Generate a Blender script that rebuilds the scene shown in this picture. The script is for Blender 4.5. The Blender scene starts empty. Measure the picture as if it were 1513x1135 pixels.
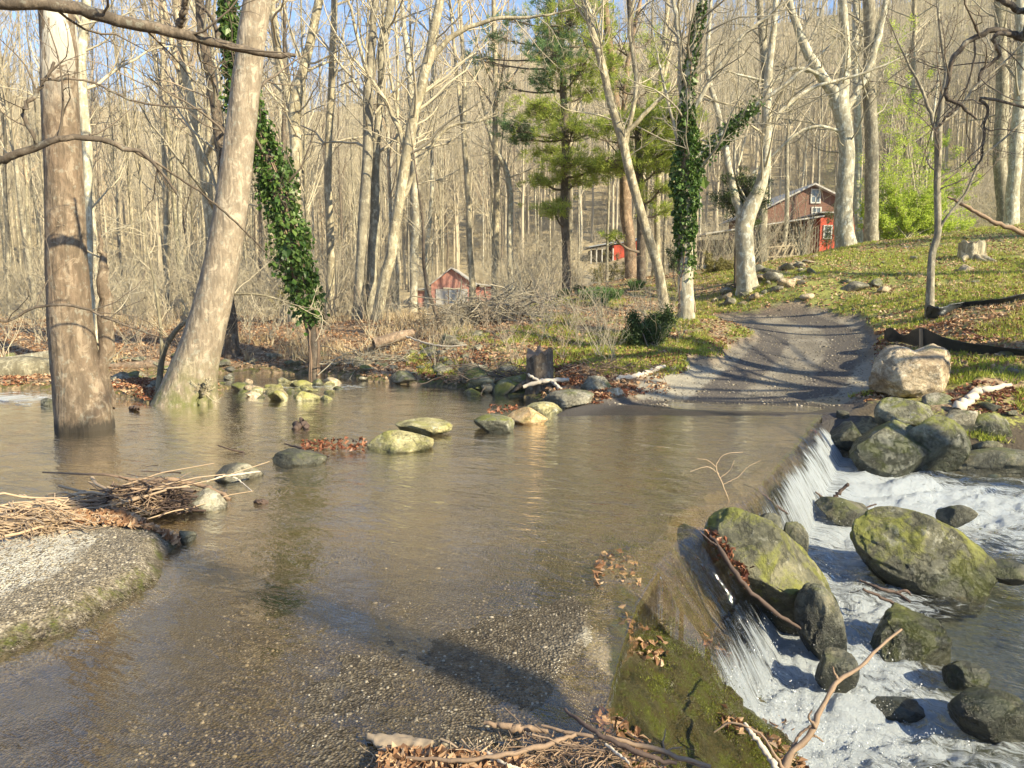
import bpy, bmesh, math, random
import numpy as np
from mathutils import Vector, Matrix, Euler

# ------------------------------------------------------------------ camera, world, sun, exposure
SC = bpy.context.scene
COL = SC.collection
FPX = 1121.0; W0, H0 = 1513.0, 1135.0; CAMZ = 1.8; PITCH = math.radians(7.0)
cam_d = bpy.data.cameras.new("camera"); cam = bpy.data.objects.new("camera", cam_d); COL.objects.link(cam)
cam.location = (0, 0, CAMZ); cam.rotation_euler = (math.pi/2 - PITCH, 0, 0)
cam_d.sensor_width = 36; cam_d.lens = 36*FPX/W0; cam_d.clip_start = 0.05; cam_d.clip_end = 3000
SC.camera = cam
SUN_EL = math.radians(30); SUN_AZ = (0.80, -0.60)
world = bpy.data.worlds.new("World"); SC.world = world; world.use_nodes = True
wn = world.node_tree; wn.nodes.clear()
sky = wn.nodes.new("ShaderNodeTexSky"); sky.sky_type = 'NISHITA'; sky.sun_disc = False
sky.sun_elevation = SUN_EL; sky.sun_rotation = math.atan2(SUN_AZ[0], SUN_AZ[1])
sky.air_density = 1.0; sky.dust_density = 0.2; sky.ozone_density = 4.0
bgn = wn.nodes.new("ShaderNodeBackground"); bgn.inputs[1].default_value = 0.11
wo = wn.nodes.new("ShaderNodeOutputWorld")
wn.links.new(sky.outputs[0], bgn.inputs[0]); wn.links.new(bgn.outputs[0], wo.inputs[0])
sun_d = bpy.data.lights.new("sun", 'SUN'); sun_d.energy = 5.0; sun_d.angle = math.radians(0.5); sun_d.color = (1.0, 0.88, 0.60)
sun = bpy.data.objects.new("sun", sun_d); COL.objects.link(sun)
sv = Vector((SUN_AZ[0]*math.cos(SUN_EL), SUN_AZ[1]*math.cos(SUN_EL), math.sin(SUN_EL)))
sun.rotation_euler = sv.to_track_quat('Z', 'Y').to_euler(); sun.location = (30, -25, 25)
SC.view_settings.view_transform = 'Standard'; SC.view_settings.look = 'None'
SC.view_settings.gamma = 1.0; SC.view_settings.exposure = 1.26
SC.render.engine = 'CYCLES'
SC.cycles.max_bounces = 6; SC.cycles.diffuse_bounces = 3; SC.cycles.glossy_bounces = 3
SC.cycles.transparent_max_bounces = 8; SC.cycles.transmission_bounces = 3
SC.cycles.caustics_reflective = False; SC.cycles.caustics_refractive = False

# ------------------------------------------------------------------ helpers
cp, sp = math.cos(PITCH), math.sin(PITCH)
def ray(px, py):
    dx = px-W0/2; dy = py-H0/2
    return np.array([dx, FPX*cp - dy*sp, -FPX*sp - dy*cp])
def G(px, py, z=0.0):
    d = ray(px, py); t = (z-CAMZ)/d[2]; return np.array([d[0]*t, d[1]*t, z])
def AT(px, py, Y):
    d = ray(px, py); t = Y/d[1]; return np.array([d[0]*t, Y, CAMZ+d[2]*t])
def PX(p):
    x, y, z = p[0], p[1], p[2]-CAMZ
    f = y*cp - z*sp; u = y*sp + z*cp
    return W0/2+FPX*x/f, H0/2-FPX*u/f
def mpp(Y): return Y/FPX      # metres per photo pixel at depth Y

def h2(ix, iy, s):
    h = (ix*374761393 + iy*668265263 + s*982451653) & 0xffffffff
    h = ((h ^ (h >> 13))*1274126177) & 0xffffffff
    h = (h ^ (h >> 16)) & 0xffff
    return h/65535.0
def vn2(x, y, s=0):
    ix = np.floor(x).astype(np.int64); iy = np.floor(y).astype(np.int64)
    fx = x-ix; fy = y-iy; fx = fx*fx*(3-2*fx); fy = fy*fy*(3-2*fy)
    a = h2(ix, iy, s); b = h2(ix+1, iy, s); c = h2(ix, iy+1, s); d = h2(ix+1, iy+1, s)
    return (a+(b-a)*fx)*(1-fy) + (c+(d-c)*fx)*fy
def fbm2(x, y, o=4, s=0):
    r = 0; a = 0.5; f = 1.0
    for i in range(o):
        r = r + a*(vn2(x*f+i*17.3, y*f-i*9.1, s+i)-0.5); a *= 0.5; f *= 2.03
    return r
def h3(ix, iy, iz, s): return h2(ix + iz*7919, iy - iz*104729 + 31*iz, s)
def vn3(p, s=0):
    i = np.floor(p).astype(np.int64); f = p-i; f = f*f*(3-2*f); r = 0
    for a in (0, 1):
        for b in (0, 1):
            for c in (0, 1):
                w = (f[:, 0] if a else 1-f[:, 0])*(f[:, 1] if b else 1-f[:, 1])*(f[:, 2] if c else 1-f[:, 2])
                r = r + w*h3(i[:, 0]+a, i[:, 1]+b, i[:, 2]+c, s)
    return r
def fbm3(p, o=4, s=0):
    r = 0; a = 0.5; f = 1.0
    for i in range(o):
        r = r + a*(vn3(p*f+i*13.7, s+i)-0.5); a *= 0.5; f *= 2.03
    return r
def sst(a, b, x):
    t = np.clip((x-a)/(b-a), 0, 1); return t*t*(3-2*t)

def build_mesh(name, groups, mat, smooth=True, attrs=None, vattrs=None):
    """groups: list of (verts, faces) with faces (n,3) or (n,4)"""
    vs = []; ls = []; starts = []; off = 0; lo = 0; ft = []
    for v, f in groups:
        v = np.asarray(v, dtype=np.float32).reshape(-1, 3); f = np.asarray(f, dtype=np.int32)
        if len(v) == 0 or len(f) == 0: continue
        vs.append(v); ls.append((f+off).ravel()); k = f.shape[1]
        starts.append(np.arange(len(f), dtype=np.int32)*k+lo); lo += len(f)*k; off += len(v)
    me = bpy.data.meshes.new(name)
    v = np.concatenate(vs); l = np.concatenate(ls).astype(np.int32); st = np.concatenate(starts).astype(np.int32)
    me.vertices.add(len(v)); me.vertices.foreach_set("co", v.ravel())
    me.loops.add(len(l)); me.loops.foreach_set("vertex_index", l)
    me.polygons.add(len(st)); me.polygons.foreach_set("loop_start", st)
    if vattrs:
        for k, a in vattrs.items():
            if a.ndim == 1:
                at = me.attributes.new(k, 'FLOAT', 'POINT'); at.data.foreach_set("value", a.astype(np.float32))
            else:
                at = me.attributes.new(k, 'FLOAT_VECTOR', 'POINT'); at.data.foreach_set("vector", a.astype(np.float32).ravel())
    me.polygons.foreach_set("use_smooth", np.full(len(st), smooth, dtype=bool))
    me.update(calc_edges=True)
    for m in (mat if isinstance(mat, (list, tuple)) else [mat]): me.materials.append(m)
    return me
def tag(o, label=None, cat=None, group=None, kind=None):
    if label: o["label"] = label
    if cat: o["category"] = cat
    if group: o["group"] = group
    if kind: o["kind"] = kind
    return o
def link(name, me, loc=(0, 0, 0), parent=None):
    o = bpy.data.objects.new(name, me); COL.objects.link(o); o.location = tuple(float(c) for c in loc)
    if parent is not None: o.parent = parent
    return o
def empty(name, loc=(0, 0, 0)):
    o = bpy.data.objects.new(name, None); COL.objects.link(o); o.location = tuple(float(c) for c in loc)
    o.empty_display_size = 0.2
    return o
def solid(name, groups, mat, parent=None, loc=(0, 0, 0), smooth=True, world_coords=True, vattrs=None):
    """mesh object from groups in WORLD coordinates, stored relative to loc (or parent's location)"""
    base = np.array(parent.location if parent is not None else loc, dtype=float)
    g = [(np.asarray(v, float).reshape(-1, 3)-base, f) for v, f in groups]
    me = build_mesh(name, g, mat, smooth, vattrs=vattrs)
    return link(name, me, (0, 0, 0) if parent is not None else loc, parent)

def norm(v): return v/np.maximum(np.linalg.norm(v, axis=-1, keepdims=True), 1e-9)
def tubes(P, R, S, mult=None, cap=True):
    """P (N,K,3) R (N,K)"""
    P = np.asarray(P, float); R = np.asarray(R, float)
    if P.ndim == 2: P = P[None]; R = R[None]
    N, K = R.shape
    T = np.gradient(P, axis=1); T = norm(T)
    m = norm(P[:, -1]-P[:, 0]+1e-6)
    ref = np.where((np.abs(m[:, 2:3]) > 0.75), np.array([[1.0, 0.13, 0.05]]), np.array([[0.05, 0.1, 1.0]]))
    U = norm(np.cross(T, ref[:, None, :])); V = np.cross(T, U)
    a = np.arange(S)*2*math.pi/S
    rr = R[:, :, None]*(1 if mult is None else mult)
    C = np.cos(a)[None, None, :, None]; Sn = np.sin(a)[None, None, :, None]
    X = P[:, :, None, :]+rr[..., None]*(U[:, :, None, :]*C+V[:, :, None, :]*Sn)
    idx = np.arange(N*K*S).reshape(N, K, S)
    A = idx[:, :-1]; B = idx[:, 1:]
    q = np.stack([A, np.roll(A, -1, 2), np.roll(B, -1, 2), B], -1).reshape(-1, 4)
    out = [(X.reshape(-1, 3), q)]
    return out
def catmull(pts, n):
    pts = np.asarray(pts, float)
    if len(pts) == 2: pts = np.array([pts[0], (pts[0]+pts[1])/2, pts[1]])
    p = np.vstack([2*pts[0]-pts[1], pts, 2*pts[-1]-pts[-2]])
    m = len(pts)-1; out = []
    for u in np.linspace(0, m-1e-6, n):
        i = int(u); t = u-i; a, b, c, d = p[i], p[i+1], p[i+2], p[i+3]
        out.append(0.5*((2*b)+(c-a)*t+(2*a-5*b+4*c-d)*t*t+(-a+3*b-3*c+d)*t**3))
    return np.array(out)
def grow(P, R, specs, rng):
    """returns list of (paths, radii, sides) for every level; level 0 is not included"""
    out = []
    for sp_ in specs:
        N, K, _ = P.shape; n = sp_['n']; M = N*n
        pi_ = np.repeat(np.arange(N), n)
        t = rng.uniform(sp_.get('t0', 0.3), sp_.get('t1', 0.98), M)
        u = t*(K-1); i = np.minimum(u.astype(int), K-2); f = (u-i)[:, None]
        pos = P[pi_, i]*(1-f)+P[pi_, i+1]*f
        rp = R[pi_, i]*(1-f[:, 0])+R[pi_, i+1]*f[:, 0]
        tan = norm(P[pi_, i+1]-P[pi_, i])
        seg = np.linalg.norm(np.diff(P, axis=1), axis=2).sum(1)[pi_]
        perp = norm(np.cross(tan, rng.normal(size=(M, 3))))
        if sp_.get('flat'): perp[:, 2] *= sp_['flat']; perp = norm(perp)
        a = np.radians(sp_['ang'])*rng.uniform(0.7, 1.3, M)[:, None]
        d = np.cos(a)*tan+np.sin(a)*perp
        L = seg*sp_['len']*(1-0.55*t)*rng.uniform(0.5, 1.25, M)
        if 'lmin' in sp_: L = np.maximum(L, sp_['lmin'])
        Kc = sp_['K']; path = np.zeros((M, Kc, 3)); path[:, 0] = pos
        for k in range(1, Kc):
            d = norm(d+sp_.get('wob', 0.15)*rng.normal(size=(M, 3))+np.array([0, 0, sp_.get('up', 0.1)]))
            path[:, k] = path[:, k-1]+d*(L/(Kc-1))[:, None]
        r0 = np.maximum(np.minimum(rp*sp_.get('rf', 0.6), L*sp_.get('rl', 0.03)), sp_.get('rmin', 0.003))
        rad = np.maximum(r0[:, None]*np.linspace(1, 0.25, Kc)[None], sp_.get('rmin', 0.003)*0.6)
        out.append((path, rad, sp_['S'])); P, R = path, rad
    return out
def leaf_quads(C, D, size, rng, width=0.55, fold=0.15):
    """diamond leaves at centres C (n,3), direction D (n,3)"""
    n = len(C); D = norm(D); side = norm(np.cross(D, rng.normal(size=(n, 3)))); nn = np.cross(D, side)
    s = (size*rng.uniform(0.6, 1.3, n))[:, None]
    v = np.stack([C-D*s*0.5, C+side*s*width*0.5+nn*s*fold, C+D*s*0.5, C-side*s*width*0.5+nn*s*fold], 1)
    f = np.arange(n*4).reshape(n, 4)
    return (v.reshape(-1, 3), f)
def box(x0, x1, y0, y1, z0, z1):
    v = np.array([[x, y, z] for z in (z0, z1) for y in (y0, y1) for x in (x0, x1)], float)
    f = np.array([[0, 2, 3, 1], [4, 5, 7, 6], [0, 1, 5, 4], [2, 6, 7, 3], [0, 4, 6, 2], [1, 3, 7, 5]])
    return (v, f)
def bar(a, b, w, h=None):
    a = np.array(a, float); b = np.array(b, float); h = h or w
    d = norm(b-a); r = np.array([0, 0, 1.0]) if abs(d[2]) < 0.9 else np.array([1.0, 0, 0])
    u = norm(np.cross(d, r)); v = np.cross(d, u)
    vs = [p+u*sx*w/2+v*sy*h/2 for p in (a, b) for sy in (-1, 1) for sx in (-1, 1)]
    f = np.array([[0, 2, 3, 1], [4, 5, 7, 6], [0, 1, 5, 4], [2, 6, 7, 3], [0, 4, 6, 2], [1, 3, 7, 5]])
    return (np.array(vs), f)

# ------------------------------------------------------------------ materials
class MT:
    def __init__(s, name, disp=False):
        s.m = bpy.data.materials.new(name); s.m.use_nodes = True; s.t = s.m.node_tree; s.t.nodes.clear()
        s.out = s.t.nodes.new("ShaderNodeOutputMaterial")
    def n(s, typ, ins=None, **props):
        nd = s.t.nodes.new(typ)
        for k, v in props.items(): setattr(nd, k, v)
        for k, v in (ins or {}).items(): s.set(nd.inputs[k], v)
        return nd
    def set(s, inp, v):
        if isinstance(v, bpy.types.NodeSocket): s.t.links.new(v, inp)
        else:
            if hasattr(inp.default_value, '__len__') and not isinstance(v, str):
                if len(inp.default_value) == 4 and len(v) == 3: v = (*v, 1)
            inp.default_value = v
    def coord(s, which='Object'): return s.n("ShaderNodeTexCoord").outputs[which]
    def pos(s): return s.n("ShaderNodeNewGeometry").outputs['Position']
    def geo(s, k): return s.n("ShaderNodeNewGeometry").outputs[k]
    def map(s, v, sc=(1, 1, 1), rot=(0, 0, 0), loc=(0, 0, 0)):
        return s.n("ShaderNodeMapping", {'Vector': v, 'Scale': sc, 'Rotation': rot, 'Location': loc}).outputs[0]
    def noise(s, v, sc, det=4, ro=0.6, di=0.0):
        return s.n("ShaderNodeTexNoise", {'Vector': v, 'Scale': sc, 'Detail': det, 'Roughness': ro, 'Distortion': di}).outputs['Fac']
    def vor(s, v, sc, out='Distance', feature='F1', rnd=1.0):
        return s.n("ShaderNodeTexVoronoi", {'Vector': v, 'Scale': sc, 'Randomness': rnd}, feature=feature).outputs[out]
    def ramp(s, f, stops, interp='LINEAR'):
        nd = s.n("ShaderNodeValToRGB", {'Fac': f}); cr = nd.color_ramp; cr.interpolation = interp
        while len(cr.elements) < len(stops): cr.elements.new(0.5)
        for e, (p, c) in zip(cr.elements, stops):
            e.position = p; e.color = (*c, 1) if len(c) == 3 else c
        return nd.outputs[0]
    def lin(s, f, a, b, c=0.0, d=1.0):
        return s.n("ShaderNodeMapRange", {'Value': f, 'From Min': a, 'From Max': b, 'To Min': c, 'To Max': d}).outputs[0]
    def mix(s, f, a, b, mode='MIX'):
        nd = s.n("ShaderNodeMix", data_type='RGBA', blend_type=mode)
        s.set(nd.inputs[0], f); s.set(nd.inputs[6], a); s.set(nd.inputs[7], b); return nd.outputs[2]
    def math(s, op, a, b=0.0, clamp=False):
        nd = s.n("ShaderNodeMath", operation=op, use_clamp=clamp); s.set(nd.inputs[0], a); s.set(nd.inputs[1], b); return nd.outputs[0]
    def attr(s, name): return s.n("ShaderNodeAttribute", attribute_name=name).outputs['Fac']
    def attrv(s, name): return s.n("ShaderNodeAttribute", attribute_name=name).outputs['Vector']
    def bump(s, h, st=0.5, di=0.02, nrm=None):
        d = {'Height': h, 'Strength': st, 'Distance': di}
        if nrm is not None: d['Normal'] = nrm
        return s.n("ShaderNodeBump", d).outputs[0]
    def bsdf(s, base, rough=0.8, nrm=None, **kw):
        d = {'Base Color': base, 'Roughness': rough}
        if nrm is not None: d['Normal'] = nrm
        for k, v in kw.items(): d[k.replace('_', ' ')] = v
        return s.n("ShaderNodeBsdfPrincipled", d).outputs[0]
    def done(s, sh):
        s.t.links.new(sh, s.out.inputs['Surface']); return s.m
def sepz(M, v):
    return M.n("ShaderNodeSeparateXYZ", {0: v}).outputs[2]

def bark(name, cols, vs=(9, 9, 1.6), bumpd=0.02, moss=0.0, wetl=False, patch=None, patch_z=None, lichen=0.15):
    M = MT(name); p = M.pos(); v = M.map(p, vs)
    rnd = M.n("ShaderNodeObjectInfo").outputs['Random']
    n1 = M.noise(v, 1.0, 8, 0.65, 0.4); n2 = M.noise(p, 2.2, 3); n3 = M.noise(M.map(p, (30, 30, 8)), 1.0, 5, 0.7)
    f = M.math('ADD', M.math('MULTIPLY', n1, 0.65), M.math('MULTIPLY', n3, 0.35))
    c = M.ramp(f, [(0.33, cols[0]), (0.5, cols[1]), (0.66, cols[2])])
    c = M.mix(M.lin(n2, 0.35, 0.7, 0, 0.5), c, cols[3] if len(cols) > 3 else cols[1])
    c = M.mix(M.lin(M.noise(M.map(p, (4, 4, 1.2)), 1.0, 6, 0.7, 0.5), 0.48, 0.58, 0, 0.55), c, tuple(x*0.40 for x in cols[1]))
    c = M.mix(M.lin(M.noise(M.map(p, (1.6, 1.6, 0.5)), 1.0, 5, 0.65, 0.8), 0.46, 0.58, 0, 0.45), c, tuple(x*0.55 for x in cols[1]))
    c = M.mix(M.lin(M.noise(M.map(p, (26, 26, 2.5)), 1.0, 4, 0.7), 0.52, 0.62, 0, 0.6), c, tuple(x*0.35 for x in cols[1]))
    c = M.mix(M.math('MULTIPLY', M.lin(M.noise(p, 9, 5, 0.7), 0.56, 0.62), lichen*2), c, (0.42, 0.43, 0.36))
    bl = M.noise(M.map(p, (7, 7, 5)), 1.0, 6, 0.7, 0.6)
    c = M.mix(M.lin(bl, 0.53, 0.60, 0, 0.55), c, tuple(min(0.85, x*1.35) for x in cols[2]))
    c = M.mix(M.lin(bl, 0.46, 0.40, 0, 0.6), c, tuple(x*1.1 for x in cols[0]))
    if patch is not None:
        pm = M.lin(M.noise(M.map(p, (5, 5, 1.8)), 1.0, 5, 0.6, 0.6), 0.46, 0.5)
        pm = M.math('MULTIPLY', pm, M.lin(sepz(M, p), patch_z[0], patch_z[1]))
        c = M.mix(pm, c, patch)
    if moss:
        mm = M.math('MULTIPLY', M.lin(M.noise(p, 5, 5, 0.7), 0.4, 0.6), M.lin(sepz(M, p), moss, 0.0))
        c = M.mix(mm, c, (0.11, 0.13, 0.02))
    c = M.mix(M.math('MULTIPLY', rnd, 0.35), c, (0.16, 0.13, 0.10))
    if wetl: c = M.mix(M.lin(M.math('ADD', sepz(M, p), M.math('MULTIPLY', n3, 0.3)), 0.32, 0.22), c, (0.045, 0.036, 0.026))
    h = M.math('ADD', f, M.math('MULTIPLY', M.vor(M.map(p, (22, 22, 5)), 1.0), 0.3))
    return M.done(M.bsdf(c, 0.9, M.bump(h, 0.9, bumpd)))
B_GREY = bark("bark_grey", [(0.14, 0.12, 0.085), (0.31, 0.275, 0.20), (0.46, 0.42, 0.31)])
B_TAN = bark("bark_tan", [(0.19, 0.155, 0.095), (0.43, 0.37, 0.25), (0.60, 0.53, 0.375)])
B_PALE = bark("bark_pale", [(0.26, 0.22, 0.15), (0.52, 0.47, 0.345), (0.74, 0.69, 0.54)], lichen=0.3)
B_DARK = bark("bark_dark", [(0.05, 0.038, 0.03), (0.12, 0.09, 0.065), (0.20, 0.155, 0.115)])
B_SYC = bark("bark_sycamore", [(0.09, 0.065, 0.042), (0.21, 0.155, 0.105), (0.29, 0.23, 0.165), (0.22, 0.14, 0.09)], vs=(11, 11, 3.0),
             bumpd=0.03, patch=(0.66, 0.62, 0.53), patch_z=(4.0, 5.3), lichen=0.15, wetl=True)
B_LEAN = bark("bark_leaning", [(0.19, 0.145, 0.10), (0.42, 0.34, 0.25), (0.54, 0.455, 0.345), (0.38, 0.29, 0.2)], vs=(14, 14, 3.0),
              bumpd=0.025, moss=0.9, lichen=0.3)
B_RED = bark("bark_red", [(0.12, 0.075, 0.045), (0.30, 0.20, 0.13), (0.44, 0.31, 0.21)])
B_OLIVE = bark("bark_olive", [(0.12, 0.10, 0.06), (0.26, 0.23, 0.15), (0.38, 0.34, 0.24)])
def twigmat(name, c0, c1):
    M = MT(name); r = M.n("ShaderNodeObjectInfo").outputs['Random']
    c = M.mix(M.noise(M.pos(), 1.5, 3), c0, c1); c = M.mix(M.math('MULTIPLY', r, 0.4), c, (0.22, 0.17, 0.13))
    return M.done(M.bsdf(c, 0.85))
T_TAN = twigmat("twig_tan", (0.38, 0.325, 0.225), (0.60, 0.53, 0.385))
T_PINK = twigmat("twig_pinkish", (0.36, 0.27, 0.185), (0.54, 0.43, 0.31))
T_DARK = twigmat("twig_dark", (0.10, 0.075, 0.055), (0.19, 0.15, 0.11))
T_GREY = twigmat("twig_grey", (0.26, 0.23, 0.17), (0.46, 0.42, 0.32))
def leafmat(name, stops, rough=0.6, trans=0.25, nsc=3.0):
    M = MT(name); r = M.geo('Random Per Island'); n = M.noise(M.pos(), nsc, 3)
    f = M.math('ADD', M.math('MULTIPLY', r, 0.65), M.math('MULTIPLY', n, 0.4))
    c = M.ramp(f, stops)
    a = M.bsdf(c, rough, Specular_IOR_Level=0.3)
    b = M.n("ShaderNodeBsdfTranslucent", {'Color': c}).outputs[0]
    mx = M.n("ShaderNodeMixShader", {0: trans, 1: a, 2: b}).outputs[0]
    return M.done(mx)
L_IVY = leafmat("ivy_leaf", [(0.1, (0.02, 0.045, 0.010)), (0.5, (0.065, 0.13, 0.026)), (0.9, (0.17, 0.24, 0.06))], 0.38)
L_PINE = leafmat("pine_needle", [(0.1, (0.16, 0.24, 0.04)), (0.5, (0.40, 0.48, 0.09)), (0.9, (0.64, 0.66, 0.17))], 0.55, 0.5)
L_PINEB = leafmat("pine_needle_blue", [(0.1, (0.06, 0.13, 0.06)), (0.5, (0.15, 0.26, 0.12)), (0.9, (0.30, 0.40, 0.15))], 0.55, 0.45)
L_HEM = leafmat("hemlock_needle", [(0.1, (0.03, 0.06, 0.02)), (0.5, (0.07, 0.11, 0.035)), (0.9, (0.15, 0.19, 0.06))], 0.55)
L_YEL = leafmat("spring_leaf", [(0.1, (0.28, 0.38, 0.05)), (0.5, (0.48, 0.60, 0.09)), (0.9, (0.70, 0.76, 0.17))], 0.55, 0.5)
L_BUSH = leafmat("bush_leaf", [(0.1, (0.02, 0.045, 0.010)), (0.5, (0.06, 0.10, 0.022)), (0.9, (0.14, 0.18, 0.05))], 0.5)
L_OLV = leafmat("olive_leaf", [(0.1, (0.14, 0.13, 0.04)), (0.5, (0.26, 0.23, 0.07)), (0.9, (0.38, 0.33, 0.13))], 0.6)
L_FALL = leafmat("fallen_leaf", [(0.1, (0.13, 0.06, 0.03)), (0.4, (0.28, 0.15, 0.08)), (0.65, (0.42, 0.27, 0.16)), (0.95, (0.58, 0.45, 0.32))], 0.75, 0.1)
L_RED = leafmat("wet_leaf", [(0.1, (0.07, 0.022, 0.014)), (0.5, (0.20, 0.075, 0.04)), (0.9, (0.36, 0.18, 0.10))], 0.45, 0.1)
L_GRASS = leafmat("grass_blade", [(0.1, (0.13, 0.18, 0.03)), (0.45, (0.32, 0.38, 0.055)), (0.7, (0.48, 0.49, 0.09)), (0.95, (0.58, 0.50, 0.22))], 0.6, 0.35, 0.6)
L_DAFF = leafmat("daffodil_leaf", [(0.1, (0.07, 0.14, 0.045)), (0.9, (0.16, 0.27, 0.08))], 0.5, 0.3)
L_STRAW = leafmat("straw", [(0.1, (0.32, 0.22, 0.12)), (0.5, (0.48, 0.37, 0.22)), (0.9, (0.66, 0.55, 0.38))], 0.8, 0.1)
def stickmat(name, c0, c1):
    M = MT(name); p = M.coord('Object'); n = M.noise(M.map(p, (40, 40, 12)), 1.0, 6, 0.7)
    rr = M.geo('Random Per Island')
    c = M.mix(n, c0, c1); c = M.mix(M.math('MULTIPLY', rr, 0.5), c, c0)
    return M.done(M.bsdf(c, 0.8, M.bump(n, 0.6, 0.006)))
S_BLEACH = stickmat("driftwood_bleached", (0.42, 0.35, 0.27), (0.70, 0.63, 0.54))
S_BROWN = stickmat("stick_brown", (0.16, 0.10, 0.065), (0.42, 0.30, 0.20))
S_DARK = stickmat("stick_dark", (0.05, 0.032, 0.025), (0.15, 0.10, 0.08))
S_TAN = stickmat("stick_tan", (0.34, 0.23, 0.14), (0.60, 0.47, 0.33))

def rockmat(name, c0, c1, c2, moss=(0.10, 0.12, 0.02), mossy=0.5, lichen=0.4, wetz=None, pale=(0.55, 0.54, 0.46), deep=None):
    M = MT(name); p = M.pos(); rnd = M.n("ShaderNodeObjectInfo").outputs['Random']
    pp = M.n("ShaderNodeVectorMath", {0: p, 1: M.n("ShaderNodeCombineXYZ", {0: M.math('MULTIPLY', rnd, 9.0)}).outputs[0]}, operation='ADD').outputs[0]
    n1 = M.noise(pp, 3.2, 8, 0.65, 0.5); n2 = M.noise(pp, 28, 6, 0.75)
    f = M.math('ADD', M.math('MULTIPLY', n1, 0.6), M.math('MULTIPLY', n2, 0.4))
    c = M.ramp(f, [(0.36, c0), (0.5, c1), (0.60, c2)])
    c = M.mix(M.math('MULTIPLY', M.lin(M.noise(pp, 6, 6, 0.75, 0.3), 0.56, 0.60), lichen), c, pale)
    c = M.mix(M.math('MULTIPLY', M.lin(M.noise(pp, 40, 3, 0.7), 0.60, 0.66), 0.5), c, (0.06, 0.055, 0.045))
    cr_ = M.math('ABSOLUTE', M.math('SUBTRACT', M.noise(pp, 3.4, 7, 0.68, 0.35), 0.5))
    c = M.mix(M.lin(cr_, 0.018, 0.0, 0, 0.45), c, tuple(x*0.3 for x in c0))
    c = M.mix(M.lin(M.noise(pp, 1.9, 4, 0.6, 0.3), 0.5, 0.62, 0, 0.6), c, tuple(x*0.75 for x in c0))
    nz = sepz(M, M.geo('Normal'))
    mm = M.math('MULTIPLY', M.lin(M.math('ADD', M.noise(pp, 2.6, 7, 0.7, 0.4), M.math('MULTIPLY', nz, 0.10)), 0.60-0.12*mossy, 0.70-0.12*mossy), min(1, 0.5+mossy*0.5))
    mc = M.mix(M.noise(pp, 35, 3), tuple(x*0.6 for x in moss), tuple(x*1.6 for x in moss))
    c = M.mix(mm, c, mc)
    ro = 0.85
    if wetz is not None:
        z = sepz(M, p)
        wet = M.lin(M.math('ADD', z, M.math('MULTIPLY', n1, 0.35)), wetz[1]+0.17, wetz[0]+0.17)
        c = M.mix(wet, c, M.mix(1.0, c, (0.26, 0.29, 0.29), 'MULTIPLY'))
        ro = M.lin(wet, 0, 1, 0.8, 0.28)
    h = M.math('ADD', M.math('MULTIPLY', f, 1.3), M.math('ADD', M.math('MULTIPLY', mm, 0.3), M.lin(cr_, 0.0, 0.03, 0, 0.35)))
    h = M.math('ADD', h, M.math('MULTIPLY', M.noise(pp, 90, 3), 0.15))
    return M.done(M.bsdf(c, ro, M.bump(h, 0.8, 0.035)))
R_GREY = rockmat("rock_grey", (0.09, 0.08, 0.058), (0.21, 0.19, 0.14), (0.36, 0.33, 0.255), mossy=0.2, wetz=(-0.02, 0.05))
R_PALE = rockmat("rock_pale", (0.24, 0.17, 0.105), (0.46, 0.36, 0.24), (0.64, 0.53, 0.375), mossy=0.05, lichen=0.5, pale=(0.74, 0.68, 0.55))
R_OCHRE = rockmat("rock_ochre", (0.34, 0.20, 0.09), (0.58, 0.38, 0.18), (0.70, 0.52, 0.30), mossy=0.0, lichen=0.1)
R_MOSS = rockmat("rock_moss", (0.09, 0.085, 0.06), (0.21, 0.20, 0.14), (0.34, 0.33, 0.24), moss=(0.14, 0.15, 0.025), mossy=0.75, wetz=(-0.05, 0.12))
R_CASC = rockmat("rock_cascade", (0.05, 0.05, 0.034), (0.13, 0.125, 0.08), (0.23, 0.21, 0.13), moss=(0.17, 0.175, 0.03), mossy=0.75, lichen=0.3, wetz=(-0.62, -0.36))
R_WET = rockmat("rock_wet", (0.04, 0.042, 0.035), (0.10, 0.10, 0.075), (0.20, 0.18, 0.12), moss=(0.09, 0.10, 0.025), mossy=0.2, lichen=0.15, wetz=(-0.7, -0.45))
R_STEP = rockmat("rock_step", (0.17, 0.15, 0.07), (0.38, 0.34, 0.17), (0.56, 0.50, 0.28), moss=(0.24, 0.235, 0.05), mossy=0.35, lichen=0.5, wetz=(-0.02, 0.06))

def plain(name, col, rough=0.6, n=0.12, sc=6, **kw):
    M = MT(name); f = M.noise(M.coord(), sc, 5, 0.65)
    c = M.mix(f, tuple(x*(1-n) for x in col), tuple(min(1, x*(1+n)) for x in col))
    return M.done(M.bsdf(c, rough, **kw))
def siding(name, col, scale=5.0, vertical=False, fade=0.3):
    M = MT(name); p = M.coord(); s = M.n("ShaderNodeSeparateXYZ", {0: p})
    a = M.math('ADD', s.outputs[0], s.outputs[1]) if vertical else s.outputs[2]
    fr = M.math('FRACT', M.math('MULTIPLY', a, scale))
    g = M.lin(fr, 0.0, 0.12, 0.35, 1.0)
    f = M.noise(M.map(p, (1, 1, 6) if not vertical else (6, 6, 1)), 2.0, 6, 0.7)
    c = M.mix(f, tuple(x*0.65 for x in col), tuple(min(1, x*(1+fade)) for x in col))
    c = M.mix(1.0, c, g, 'MULTIPLY')
    return M.done(M.bsdf(c, 0.8, M.bump(fr, 0.5, 0.02)))

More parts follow.
